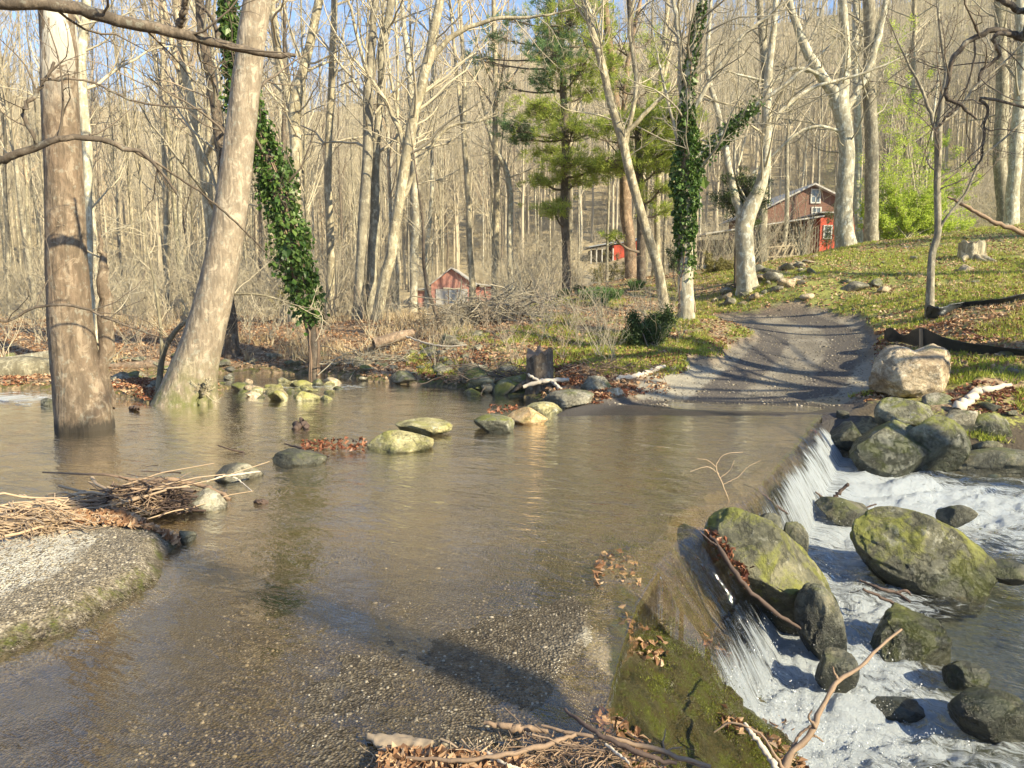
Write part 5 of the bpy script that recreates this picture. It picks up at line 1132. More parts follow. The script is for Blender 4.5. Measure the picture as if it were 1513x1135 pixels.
# foreground sticks
for L, m, lab in [([(716, 1068, 5, None, .05), (760, 1076, 10, None, .05), (810, 1080, 6, None, .05)], S_BROWN, "flat splintered piece of bark lying on the wet gravel"),
                  ([(800, 1072, 4, None, .10), (850, 1084, 5, None, .10), (905, 1092, 6, None, .10), (980, 1110, 7, None, .07), (1050, 1134, 6, None, .03)], S_BROWN, "long straight brown stick at the bottom edge beside the moss"),
                  ([(835, 1048, 4, None, .12), (862, 1070, 6, None, .12), (900, 1092, 7, None, .11), (960, 1118, 7, None, .08), (1000, 1128, 5, None, .06)], S_DARK, "dark stick crossing the long brown stick at the bottom edge"),
                  ([(600, 1120, 5, None, .06), (700, 1122, 6, None, .08), (800, 1102, 7, None, .09), (850, 1085, 5, None, .10)], S_BROWN, "slender tan stick along the bottom edge debris"),
                  ([(720, 1112, 5, None, .05), (745, 1128, 4, None, .06), (770, 1137, 4, None, .05)], S_BLEACH, "short bleached stick in the bottom edge debris"),
                  ([(895, 1100, 4, None, .09), (915, 1115, 4, None, .09), (930, 1128, 3, None, .09)], S_BLEACH, "short pale stick stuck under the crossing sticks")]:
    stick('stick', lab, L, m, "stick", seed=int(L[0][0]))
# curled slab of pale bark
def bark_piece(label, a, b, w, z, seed):
    rg = np.random.default_rng(seed); A = G(*a, z); B = G(*b, z); d = B-A; L = np.linalg.norm(d); d /= L; s = np.array([-d[1], d[0], 0])
    n, m = 28, 9; u = np.linspace(0, 1, n); t = np.linspace(-1, 1, m); U, T = np.meshgrid(u, t, indexing='ij')
    ww = w*np.clip(np.sin(U*math.pi*0.93+0.1), 0, 1)**0.8*(1+1.4*fbm2(U*9, np.sign(T)*3+seed, 4, seed)); hgt = 0.012+0.018*np.cos(T*1.5)+0.03*fbm2(U*9, T*3.5, 4, seed)+0.02*U
    V = A[None, None]+d*(U*L)[..., None]+s*(T*ww)[..., None]; V[..., 2] += hgt
    top = V.reshape(-1, 3); bot = top-[0, 0, 0.012]; f = grid_faces(n, m)
    i = np.arange(n*m).reshape(n, m); ring = np.concatenate([i[:, 0], i[-1, 1:], i[::-1, -1][1:], i[0, ::-1][1:-1]])
    r2 = np.roll(ring, -1); sidef = np.stack([ring, r2, r2+n*m, ring+n*m], 1)
    o = solid('bark_slab', [(np.concatenate([top, bot]), np.concatenate([f, f[:, ::-1]+n*m, sidef]))], plain("bark_white", (0.30, 0.23, 0.16), 0.9, 0.9, 14), None, A); tag(o, label, 'bark'); return o
bark_piece("large curled piece of pale peeling bark at the bottom edge", (541, 1094), (640, 1112), 0.045, 0.01, 3)
# stumps
def stump(label, px, py, wpx, hpx, Y, mat, seed, roots=True, group=None):
    rg = np.random.default_rng(seed); b = AT(px, py, Y); z0 = min(b[2], tz(b[0], b[1])); r = wpx/2*mpp(Y); h = hpx*mpp(Y)
    S, K = 36, 22; hh = np.linspace(0, 1, K); a = np.arange(S)*2*math.pi/S
    rad = r*(1+0.28*np.exp(-hh*5))[:, None]*(1+0.10*fbm2(np.cos(a)[None]*2.5+hh[:, None]*0, np.sin(a)[None]*2.5+hh[:, None]*.6, 4, seed)*2+0.05*np.cos(a*7+seed)[None])
    topz = 0.22*h*fbm2(np.cos(a)*3, np.sin(a)*3, 3, seed+1)*3
    V = np.stack([rad*np.cos(a), rad*np.sin(a), (hh[:, None]*h-0.2*(1-hh[:, None]))+topz[None]*hh[:, None]**3], -1)
    i = np.arange(K*S).reshape(K, S); f = np.stack([i[:-1], np.roll(i[:-1], -1, 1), np.roll(i[1:], -1, 1), i[1:]], -1).reshape(-1, 4)
    root = empty('tree_stump', (b[0], b[1], z0)); tag(root, label, 'stump', group)
    base = np.array(root.location); solid('bark', [(V.reshape(-1, 3)+base, f)], mat, root)
    top = V[-1]*np.array([.99, .99, 1]); c = top.mean(0)-[0, 0, 0.03*h]; mid = top*0.55+c*0.45-[0, 0, 0.015]
    vv = np.concatenate([top, mid, [c]]); ff = np.stack([np.arange(S), np.roll(np.arange(S), -1), np.roll(np.arange(S), -1)+S, np.arange(S)+S], 1)
    tf = np.stack([np.arange(S)+S, np.roll(np.arange(S), -1)+S, np.full(S, 2*S)], 1)
    solid('cut_top', [(vv+base, ff), (vv+base, tf)], S_TAN if mat is B_TAN else S_BROWN, root)
    if roots:
        g = []
        for k in range(6):
            an = rg.uniform(0, 6.28); P = np.array([[math.cos(an)*r*.8, math.sin(an)*r*.8, .12], [math.cos(an)*r*1.5, math.sin(an)*r*1.5, .04], [math.cos(an+.2)*r*2.2, math.sin(an+.2)*r*2.2, -.06]])
            C = catmull(np.column_stack([P, [r*.3, r*.2, r*.06]]), 10); g += tubes(C[None, :, :3]+base, C[None, :, 3], 8)
        solid('roots', g, mat, root)
stump("weathered grey brown stump on the creek bank, bare shoots growing behind it", 797, 570, 38, 52, 13.0, B_DARK, 1)
stump("low sawn stump on the lawn at the top of the slope", 1435, 386, 34, 26, 21.5, B_TAN, 2)
# fallen logs left
def log(label, pts, mat, seed):
    P = np.array([AT(p[0], p[1], p[3]) for p in pts]); R = np.array([p[2]/2*mpp(p[3]) for p in pts]); C = catmull(np.column_stack([P, R]), 40); S = 22
    a = np.arange(S)*2*math.pi/S; m = 1+0.25*fbm2(np.cos(a)[None]*1.5+0*C[:, :1], C[:, :1]*1.3+np.sin(a)[None]*1.5, 5, seed)*2
    root = empty('fallen_log', P.mean(0)); tag(root, label, 'log')
    solid('bark', tubes(C[None, :, :3], C[None, :, 3], S, m[None]), mat, root)
    for e in (0, -1):
        rg = np.random.default_rng(seed); c = C[e, :3]; d = norm(C[1, :3]-C[0, :3]) if e == 0 else norm(C[-2, :3]-C[-1, :3])
        u = norm(np.cross(d, [0, 0, 1])); v = np.cross(u, d); q = np.array([c+(u*math.cos(t)+v*math.sin(t))*C[e, 3]*.95+d*.04 for t in a]); vv = np.vstack([q, c+d*.08]); f = np.stack([np.arange(S), np.roll(np.arange(S), -1), np.full(S, S)], 1)
        solid('broken_end', [(vv, f)], S_TAN, root)
log("massive mossy rotting log lying along the far left bank", [(-160, 556, 44, 14.6), (-60, 552, 48, 14.6), (0, 552, 46, 14.7), (60, 550, 42, 14.8), (90, 546, 34, 15)], B_OLIVE, 3)
log("thinner brown log resting on top of the massive mossy log", [(-150, 532, 16, 15.6), (-20, 536, 16, 15.6), (40, 530, 15, 15.7), (82, 524, 13, 15.9)], B_GREY, 4)
log("reddish log lying on the leafy bank between the two big trunks", [(160, 545, 14, 16.5), (230, 540, 14, 16.6), (300, 548, 12, 16.8)], B_RED, 5)
log("brown rotting log sunk in the bank beside the grey boulder", [(552, 508, 16, 17), (580, 500, 16, 17.2), (610, 492, 13, 17.5)], B_RED, 6)
stick('log', "mossy root end of a log dipping into the left riffle", [(166, 585, 18, 14.2), (200, 578, 16, 14.4), (235, 572, 12, 14.8)], B_OLIVE, "log", seed=40)

# ------------------------------------------------------------------ twig jams (nobody could count them)
def jam(name, label, cx, cy, sx, sy, z, n, L, seed, mat, thick=.004, zh=0.12, az=None, cat=None, spread=0.6):
    rg = np.random.default_rng(seed); c = G(cx, cy, z); wx = sx*mpp(c[1]); wy = sy
    p = np.stack([rg.normal(0, .42, n)*wx, rg.normal(0, .42, n)*wy, np.abs(rg.normal(0, .5, n))*zh], 1)
    p[:, 2] *= np.exp(-(p[:, 0]/wx)**2-(p[:, 1]/wy)**2)
    a = (rg.uniform(0, math.pi, n) if az is None else rg.normal(az, spread, n)); el = rg.normal(0, .14, n)
    d = np.stack([np.cos(a)*np.cos(el), np.sin(a)*np.cos(el), np.sin(el)], 1); ln = L*rg.lognormal(0, .45, n)
    K = 6; t = np.linspace(-.5, .5, K); P = p[:, None]+d[:, None]*(t[None, :, None]*ln[:, None, None])+rg.normal(0, 1, (n, K, 3))*ln[:, None, None]*0.022
    P[..., 2] = np.maximum(P[..., 2], 0.0)
    R = (thick*rg.lognormal(0, .5, n))[:, None]*np.linspace(1, .45, K)[None]
    o = solid(name, tubes(P+c, R, 5), mat, None, c); tag(o, kind='stuff'); return o
jam('twig_pile', "", 225, 742, 62, 0.30, 0.05, 210, 0.28, 1, S_DARK, .004, .2)
jam('twig_pile', "", 205, 745, 70, 0.25, 0.05, 170, 0.34, 21, S_BROWN, .0045, .2)
jam('twig_pile', "", 262, 752, 22, 0.14, 0.02, 130, 0.2, 2, S_DARK, .004, .20)
jam('driftwood_pile', "", 165, 745, 100, 0.16, 0.06, 60, 0.6, 3, S_TAN, .008, .12, az=0.22, spread=.45)
jam('straw_pile', "", 45, 785, 70, 0.28, 0.12, 360, 0.38, 4, S_TAN, .0045, .16, az=-0.45, spread=.6)
jam('straw_pile', "", -60, 800, 70, 0.3, 0.12, 200, 0.38, 14, S_TAN, .0045, .16)
jam('twig_pile', "", 870, 1118, 150, 0.10, 0.03, 170, 0.16, 5, S_BROWN, .0022, .06, az=0.0, spread=1.1)
jam('twig_pile', "", 700, 1128, 150, 0.06, 0.02, 110, 0.14, 6, S_TAN, .002, .04, az=0.1, spread=1.0)
jam('brush_pile', "", 735, 468, 60, 1.1, 0.85, 10, 1, 7, S_DARK, .01)
def jam3(name, px, py, Y, wx, wy, zh, n, L, seed, mat, thick):
    rg = np.random.default_rng(seed); c = AT(px, py, Y); c[2] = tz(c[0], c[1])
    o = jam(name, "", 0, 700, 1, 1, 0, 2, .1, seed, mat); bpy.data.objects.remove(o)
    p = np.stack([rg.normal(0, .45, n)*wx, rg.normal(0, .45, n)*wy, np.abs(rg.normal(0, .5, n))*zh], 1); a = rg.uniform(0, math.pi, n); el = rg.normal(0, .35, n)
    d = np.stack([np.cos(a)*np.cos(el), np.sin(a)*np.cos(el), np.sin(el)], 1); ln = L*rg.lognormal(0, .4, n); K = 6; t = np.linspace(-.5, .5, K)
    P = p[:, None]+d[:, None]*(t[None, :, None]*ln[:, None, None])+rg.normal(0, 1, (n, K, 3))*ln[:, None, None]*0.03
    P = P+c; gz_ = tzs(P[..., 0], P[..., 1]); P[..., 2] = np.maximum(P[..., 2], gz_+.01); R = (thick*rg.lognormal(0, .4, n))[:, None]*np.linspace(1, .4, K)[None]
    tag(solid(name, tubes(P, R, 4), mat, None, c), kind='stuff')
for o in list(bpy.data.objects):
    if o.name.startswith('brush_pile'): bpy.data.objects.remove(o)
jam3('brush_pile', 735, 468, 19.5, 1.9, 1.0, 0.55, 520, 1.1, 1, T_GREY, .010)
jam3('brush_pile', 745, 545, 13.8, 1.0, 0.45, 0.18, 160, 0.7, 2, T_DARK, .007)
jam3('brush_pile', 200, 540, 15.8, 2.0, .6, 0.2, 120, 0.9, 3, S_BROWN, .008)
jam3('brush_pile', 910, 560, 13.4, .8, .4, 0.1, 80, 0.5, 4, S_BROWN, .006)
jam3('brush_pile', 560, 525, 16.4, 1.4, .4, 0.2, 90, 0.9, 5, T_GREY, .007)

# ------------------------------------------------------------------ leaves, grass, gravel (stuff)
def on_ground(rg, n, area, Y0, Y1, cond=None):
    Y = Y0*(Y1/Y0)**rg.random(n); px = rg.uniform(area[0], area[1], n); X = (px-W0/2)*mpp(Y)
    z, mk, sd = terrain(X[None], Y[None], True); z = z[0]
    s1 = sd['s1'][0]; s2 = sd['s2'][0]; isl = sd['isl'][0]; road = sd['road'][0]; k = np.ones(n, bool) if cond is None else cond(X, Y, z, s1, s2, isl, road)
    return np.stack([X, Y, z], 1)[k]
def leafscatter(name, C, size, seed, mat, lift=0.015, flatn=0.35):
    rg = np.random.default_rng(seed); n = len(C); D = rg.normal(size=(n, 3)); D[:, 2] *= flatn
    v, f = leaf_quads(C+[0, 0, lift]+rg.random((n, 1))*[0, 0, .02], D, size, rg, .6, .2)
    tag(link(name, build_mesh(name, [(v, f)], mat, False)), kind='stuff')
rg = np.random.default_rng(21)
dry = lambda X, Y, z, s1, s2, isl, road: (s1 > 0.1) & (s2 > 0.3) & (road < .4)
leafscatter('fallen_leaves', on_ground(rg, 52000, (-60, 1570), 11.5, 30, dry), 0.085, 1, L_FALL)
gl = on_ground(rg, 50000, (0, 1600), 9.8, 16, lambda X, Y, z, s1, s2, isl, road: (s1 > .0) & (s2 > .5) & (road < .4) & (vn2(X*1.2, Y*1.2, 5) > .55))
leafscatter('fallen_leaves', gl, 0.07, 2, L_RED)
isl_l = on_ground(rg, 20000, (-120, 300), 4.0, 7.5, lambda X, Y, z, s1, s2, isl, road: (isl < -0.05) & (Y > 5.25-0.12*(X+3)) & (vn2(X*3, Y*3, 5) > .3))
leafscatter('fallen_leaves', isl_l, 0.075, 3, L_FALL, .02, .6)
ml = on_ground(rg, 5000, (880, 1240), 2.2, 5.2, lambda X, Y, z, s1, s2, isl, road: (s2 > 0.05) & (s2 < 1.3) & (vn2(X*4, Y*4, 9) > .58))
leafscatter('fallen_leaves', ml, 0.055, 4, L_FALL, .015, .5)
fl = on_ground(rg, 9000, (540, 1100), 2.2, 3.1, lambda X, Y, z, s1, s2, isl, road: (Y < 2.62+.25*vn2(X*3, Y*0, 3)) & (X > -.5))
leafscatter('fallen_leaves', fl, 0.05, 5, L_FALL, .03, .7)
sp_l = np.array([G(rg.uniform(445, 540), rg.uniform(650, 668), 0.03) for i in range(140)]+[G(rg.uniform(720, 770), rg.uniform(600, 612), 0.12) for i in range(40)])
leafscatter('fallen_leaves', sp_l, 0.07, 6, L_RED, .01, .8)
bl = np.array([AT(1050+55*t+rg.normal(0, 5), 790+70*t+rg.normal(0, 6), 5.62-.35*t) for t in rg.random(110)]); leafscatter('fallen_leaves', bl, 0.06, 7, L_RED, .0, 1)
rl = np.array([AT(rg.uniform(1440, 1530), rg.uniform(672, 690), 10.2) for i in range(130)]); leafscatter('fallen_leaves', rl, 0.08, 8, L_RED, .0, .6)
jl = np.array([AT(rg.uniform(790, 930), rg.uniform(556, 578), 13.0) for i in range(260)]); leafscatter('fallen_leaves', jl, 0.075, 9, L_RED, .0, .6)
# pebbles on the near slab
def pebbles(name, C, size, seed, mat):
    rg = np.random.default_rng(seed); v, f = ICO[1]; n = len(C); s = size*rg.lognormal(0, .4, n)[:, None]*rg.uniform(.6, 1.2, (n, 3)); s[:, 2] *= .6
    V = (v[None]*(1+rg.normal(0, .12, (n, len(v), 1)))*s[:, None]+C[:, None]).reshape(-1, 3); F = (f[None]+(np.arange(n)*len(v))[:, None, None]).reshape(-1, 3)
    tag(link(name, build_mesh(name, [(V, F)], mat, True)), kind='stuff')
PEB = MT("pebble"); pr_ = PEB.geo('Random Per Island'); PEB = PEB.done(PEB.bsdf(PEB.ramp(pr_, [(0.0, (0.06, 0.05, 0.04)), (0.4, (0.14, 0.115, 0.08)), (0.75, (0.22, 0.185, 0.135)), (1.0, (0.38, 0.33, 0.26))]), 0.55))
pebbles('gravel', on_ground(rg, 6000, (150, 1020), 2.3, 5.2, lambda X, Y, z, s1, s2, isl, road: (s2 > .9) & (isl > .1) & (z > -0.055) & (vn2(X*2, Y*2, 5) > .25)), 0.0055, 1, PEB)
pebbles('gravel', on_ground(rg, 15000, (-60, 300), 3.3, 6.6, lambda X, Y, z, s1, s2, isl, road: (isl < -.18)), 0.006, 2, PEB)
pebbles('gravel', on_ground(rg, 6000, (900, 1330), 11.6, 20, lambda X, Y, z, s1, s2, isl, road: road > .3), 0.014, 3, PEB)
# grass on the lawn and the bank
def grass(name, C, h, seed, mat, blades=4, w=.006):
    rg = np.random.default_rng(seed); n = len(C); c = np.repeat(C, blades, 0)+rg.normal(0, .03, (n*blades, 3))*[1, 1, 0]
    d = rg.normal(0, .45, (n*blades, 3)); d[:, 2] = 1; d = norm(d); L = h*rg.uniform(.5, 1.3, (n*blades, 1)); s = norm(np.cross(d, rg.normal(size=d.shape)))*w
    v = np.stack([c-s, c+s, c+d*L], 1).reshape(-1, 3); tag(link(name, build_mesh(name, [(v, np.arange(len(v)).reshape(-1, 3))], mat, False)), kind='stuff')
gcond = lambda X, Y, z, s1, s2, isl, road: (s1 > .2) & (s2 > .8) & (road < .35) & (X/Y > .22) & (fbm2(X*.9, Y*.9, 4, 77) > -.05+(.06*(Y < 15)))
grass('grass', on_ground(rg, 46000, (1000, 1620), 9.8, 33, gcond), 0.085, 1, L_GRASS, 4, .008)
grass('grass', on_ground(rg, 22000, (600, 1050), 13.2, 26, lambda X, Y, z, s1, s2, isl, road: (s1 > .2) & (road < .3) & (fbm2(X*.8, Y*.8, 4, 78) > .02)), 0.08, 2, L_GRASS, 4, .008)
grass('dry_grass', on_ground(rg, 9000, (-60, 700), 15, 40, lambda X, Y, z, s1, s2, isl, road: (s1 > .4) & (fbm2(X*.4, Y*.4, 4, 79) > .06)), 0.30, 3, L_STRAW, 4, .010)
grass('dry_grass', on_ground(rg, 8000, (1000, 1620), 12, 30, lambda X, Y, z, s1, s2, isl, road: (s1 > .4) & (s2 > 1) & (road < .2) & (fbm2(X*1.4, Y*1.4, 4, 70) > .10)), 0.09, 4, L_STRAW, 4, .008)
mg = on_ground(rg, 26000, (880, 1300), 2.0, 5.6, lambda X, Y, z, s1, s2, isl, road: (s2 > 0.0) & (s2 < 1.1) & (fbm2(X*4, Y*4, 4, 79) > -.02))
L_MOSS = leafmat("moss_tuft", [(0.1, (0.04, 0.045, 0.01)), (0.5, (0.12, 0.135, 0.02)), (0.9, (0.24, 0.26, 0.04))], 0.8, 0.3, 8)
grass('moss', mg, 0.012, 5, L_MOSS, 4, .003)
# ------------------------------------------------------------------ shrubs and undergrowth
def shrub_lv(rg, n, H, sp, r=0.0095, tw=3):
    P = np.zeros((n, 7, 3)); a = rg.uniform(0, 6.28, n); t = np.linspace(0, 1, 7); l = H*rg.uniform(.5, 1.1, n); s = sp*rg.uniform(.2, 1, n)
    P[..., 0] = (np.cos(a)*s)[:, None]*t**1.3*l[:, None]+rg.normal(0, .03, (n, 7)); P[..., 1] = (np.sin(a)*s)[:, None]*t**1.3*l[:, None]+rg.normal(0, .03, (n, 7)); P[..., 2] = l[:, None]*t-.05
    P[:, 0, :2] = rg.normal(0, .08*H*.5, (n, 2)); R = np.tile(np.linspace(r, r*.3, 7), (n, 1))
    return [(P, R, 4)]+grow(P, R, [dict(n=tw, t0=.25, ang=48, len=.5, K=5, S=3, wob=.2, up=.06, rmin=.0045), dict(n=2, t0=.2, ang=42, len=.5, K=3, S=3, wob=.2, up=.03, rmin=.0035)], rg)
rg = np.random.default_rng(50)
SHR = [build_mesh('shrub', to_groups(shrub_lv(rg, rg.integers(4, 10), rg.uniform(1.3, 2.2), rg.uniform(.5, 1.1))), (T_TAN, T_GREY, T_TAN, T_PINK)[i % 4]) for i in range(8)]
def place_shrubs(n, area, Y0, Y1, label, group, seed, smul=1.0, cond=None):
    rg = np.random.default_rng(seed); k = 0; t = 0
    while k < n and t < n*20:
        t += 1; Y = rg.uniform(Y0, Y1); px = rg.uniform(*area); x = (px-W0/2)*mpp(Y); X = np.array([[x]]); YY = np.array([[Y]])
        if sdist(POND, X, YY)[0, 0] < .3 or linedist(ROADC, X, YY)[0][0, 0] < 2.1: continue
        o = link('bare_shrub', SHR[rg.integers(8)], (x, Y, tz(x, Y))); s = smul*rg.uniform(.6, 1.15); o.scale = (s, s, s); o.rotation_euler = (0, 0, rg.uniform(0, 6.28)); tag(o, label, 'shrub', group); k += 1
place_shrubs(40, (620, 900), 14.3, 19, "bare twiggy shrub on the bank around the old stump", "bare shrubs on the bank by the stump", 1, .65)
place_shrubs(26, (880, 1010), 13.6, 19, "bare twiggy shrub between the old stump and the road", "bare shrubs beside the road", 2, .5)
place_shrubs(46, (-40, 620), 16, 23, "bare twiggy shrub on the far bank left of the barn", "bare shrubs on the far bank", 3, .9)
place_shrubs(18, (740, 900), 20, 28, "pale bare shrub on the ridge right of the barn", "bare shrubs on the ridge", 4, 1.15)
place_shrubs(16, (1040, 1135), 25, 33, "tangled bare shrub in front of the porch", "bare shrubs by the porch", 5, 1.3)
place_shrubs(12, (1120, 1205), 38, 49, "pale tangled bare bush in front of the red house", "bare bushes before the red house", 6, 2.3)
# brush through the wood, one mass
PB = []
for i in range(6):
    g = []; n = 11; lv = shrub_lv(rg, n, rg.uniform(2.0, 4.2), .5, .014, 3)
    gg = tubes(lv[0][0][:, ::2], lv[0][1][:, ::2], 3)+tubes(lv[1][0][:, ::2], np.maximum(lv[1][1][:, ::2], .007), 3)+tubes(lv[2][0], np.maximum(lv[2][1], .005), 3)
    v = np.concatenate([a for a, b in gg]); fs = []; o_ = 0
    for a, b in gg: fs.append(b+o_); o_ += len(a)
    PB.append((v, np.concatenate(fs)))
N = 4200; Yb = 23+120*rg.random(N)**.85; pb = rg.uniform(-150, 1650, N); Xb = (pb-W0/2)*mpp(Yb); kk = np.ones(N, bool)
kk &= ~((pb > 1010) & (Yb < 34)) & ~((pb > 700) & (Yb < 30)) & ~((pb > 580) & (pb < 755) & (Yb < 62)) & ~((pb > 855) & (pb < 975) & (Yb < 78)) & ~((pb > 1030) & (pb < 1290) & (Yb < 57))
for a_, b_, c0, c1 in ((2.0, 35, 51, 68), (-9, -1, 57, 68), (7, 15, 70, 82)): kk &= ~((Xb > a_) & (Xb < b_) & (Yb > c0) & (Yb < c1))
Xb, Yb = Xb[kk], Yb[kk]; Zb = tzs(Xb, Yb); VS = []; FS = []; off = 0
for x, y, z in zip(Xb, Yb, Zb):
    v, f = PB[rg.integers(6)]; a = rg.uniform(0, 6.28); s = rg.uniform(.5, 1.2); c_, s_ = math.cos(a)*s, math.sin(a)*s
    VS.append(np.stack([v[:, 0]*c_-v[:, 1]*s_+x, v[:, 0]*s_+v[:, 1]*c_+y, v[:, 2]*s+z-.05], 1).astype(np.float32)); FS.append(f+off); off += len(v)
tag(link('undergrowth', build_mesh('undergrowth', [(np.concatenate(VS), np.concatenate(FS))], T_TAN)), kind='stuff'); del VS, FS

def leafy(name, label, px, py, Y, blobs, stemmat, leaf, seed, n=9, size=.06, cat='shrub', dens=1.0, stem=.014, spray=False):
    """blobs (px,py,rx,ry,count) of leaves; stems run from the foot into every blob"""
    rg = np.random.default_rng(seed); b = AT(px, py, Y); b[2] = tz(b[0], b[1]); root = empty(name, b); tag(root, label, cat)
    P = []; L = []; D = []
    for (x, y, rx, ry, c) in blobs:
        k = max(3, int(n*c/300)); q = norm(rg.normal(size=(k, 3)))*rg.random((k, 1))**.4
        q = q*np.array([rx*mpp(Y), rx*mpp(Y)*.8, ry*mpp(Y)])+AT(x, y, Y)
        bb = b+rg.normal(0, .12, (k, 3))*[1, 1, 0]; mid = bb*.55+q*.45+np.array([0, 0, .25])*np.linalg.norm(q-bb, axis=1)[:, None]*.4
        t = np.linspace(0, 1, 8)[None, :, None]; C = (1-t)**2*bb[:, None]+2*t*(1-t)*mid[:, None]+t*t*q[:, None]; P.append(C)
    P = np.concatenate(P); R = np.tile(np.linspace(stem, stem*.25, 8), (len(P), 1))
    lv = [(P, R, 5)]+grow(P, R, [dict(n=7, t0=.4, ang=50, len=.28, K=5, S=3, wob=.2, up=.05, rmin=.004), dict(n=4, t0=.2, ang=45, len=.5, K=4, S=3, wob=.2, up=.02, rmin=.003)], rg)
    solid('stems', to_groups(lv), stemmat, root)
    tips = np.concatenate([lv[1][0][:, 2:].reshape(-1, 3), lv[2][0][:, 1:].reshape(-1, 3)]); m = int(sum(b_[4] for b_ in blobs)*dens*10)
    C = tips[rg.integers(len(tips), size=m)]+rg.normal(0, size*.8, (m, 3)); solid('leaves', [leaf_quads(C, rg.normal(size=(m, 3)), size, rg, .55, .15)], leaf, root, smooth=False)
    return root
leafy('spring_bush', "big bright yellow green bush at the upper edge of the lawn", 1335, 368, 31,
      [(1300, 320, 34, 38, 500), (1345, 320, 40, 40, 700), (1385, 325, 34, 34, 500), (1420, 330, 24, 22, 300), (1320, 270, 40, 24, 350), (1375, 280, 36, 24, 350), (1280, 300, 16, 24, 180), (1352, 215, 50, 26, 180), (1300, 225, 30, 20, 100)], T_TAN, L_YEL, 1, 16, .075, dens=1.3)
leafy('spring_tree', "thin understory tree with sparse yellow green leaves above the yellow green bush", 1365, 355, 34, [(1350, 130, 55, 40, 160), (1310, 60, 30, 30, 60), (1400, 200, 40, 40, 120), (1440, 260, 20, 30, 60)], T_TAN, L_YEL, 11, 8, .08, 'tree', stem=.03, dens=2.0)
leafy('spring_shrub', "small yellow green shrub in front of the red porch wall", 1224, 368, 34, [(1232, 320, 12, 22, 60), (1226, 345, 14, 14, 50), (1245, 305, 12, 14, 30)], T_DARK, L_HEM, 2, 8, .06)
leafy('evergreen_bush', "dark green dense bush on the bank left of the road", 955, 525, 15, [(955, 498, 26, 22, 340), (972, 480, 24, 20, 300), (935, 482, 20, 20, 220), (985, 466, 14, 12, 120)], T_DARK, L_HEM, 3, 12, .055, dens=1.8)
leafy('olive_bush', "olive brown rounded bush below the porch", 1060, 412, 27, [(1050, 395, 24, 15, 260), (1075, 392, 24, 16, 260), (1045, 378, 14, 10, 80)], T_TAN, L_OLV, 4, 14, .055)
leafy('olive_bush', "dull golden bush below the small red shed", 900, 410, 45, [(885, 400, 22, 20, 200), (905, 388, 20, 14, 160), (950, 392, 18, 18, 160)], T_TAN, L_OLV, 5, 12, .08)
leafy('olive_bush', "pale bushy thicket of fine golden twigs right of the barn", 762, 450, 40, [(750, 410, 26, 26, 60), (790, 420, 20, 20, 50), (740, 430, 20, 14, 40)], T_TAN, L_STRAW, 6, 60, .05)
leafy('evergreen_bush', "small green juniper left of the ivy covered middle trunk", 1003, 395, 25, [(1000, 380, 12, 14, 80), (990, 370, 10, 8, 40)], T_DARK, L_HEM, 7, 9, .05)
leafy('evergreen_bush', "low green bush by the daffodils beneath the pines", 862, 430, 26, [(862, 424, 12, 6, 90), (850, 427, 8, 5, 50)], T_DARK, L_HEM, 8, 9, .05)
leafy('olive_bush', "sparse yellow green shrub behind the twin trunks on the left shore", 420, 485, 22, [(405, 420, 30, 24, 30), (440, 410, 24, 20, 25)], T_TAN, L_OLV, 9, 14, .05)
# daffodil clumps
def daff(px, py, Y, w, label, seed):
    rg = np.random.default_rng(seed); c = AT(px, py, Y); c[2] = tz(c[0], c[1]); r = w/2*mpp(Y); n = 420; a = rg.uniform(0, 6.28, n); q = np.sqrt(rg.random(n))*r
    b = c+np.stack([np.cos(a)*q, np.sin(a)*q*.8, np.zeros(n)], 1); d = norm(np.stack([np.cos(a)*q/r*.5, np.sin(a)*q/r*.5, np.ones(n)], 1)+rg.normal(0, .15, (n, 3))); L = rg.uniform(.25, .42, (n, 1)); s = norm(np.cross(d, rg.normal(size=d.shape)))*.012
    tip = b+d*L; tip[:, 2] -= .03; v = np.stack([b-s, b+s, b+d*L*.7+s*.8, tip, b+d*L*.7-s*.8], 1); f1 = np.array([[0, 1, 2, 4]]); f2 = np.array([[4, 2, 3]]); o5 = (np.arange(n)*5)[:, None]
    o = solid('daffodil_clump', [(v.reshape(-1, 3), f1+o5), (v.reshape(-1, 3), f2+o5)], L_DAFF, None, c, smooth=False); tag(o, label, 'plant')
daff(886, 436, 24.5, 30, "largest clump of daffodil leaves on the lawn behind the bank", 1); daff(870, 446, 23.5, 24, "daffodil clump just in front of the largest clump", 2); daff(905, 442, 23.5, 20, "daffodil clump right of the largest clump", 3)
daff(888, 454, 22, 14, "small daffodil clump nearest the creek", 4); daff(940, 428, 25.5, 16, "daffodil clump near the reddish brown trunk", 5); daff(832, 432, 26, 12, "small yellow green clump beneath the pine", 6)

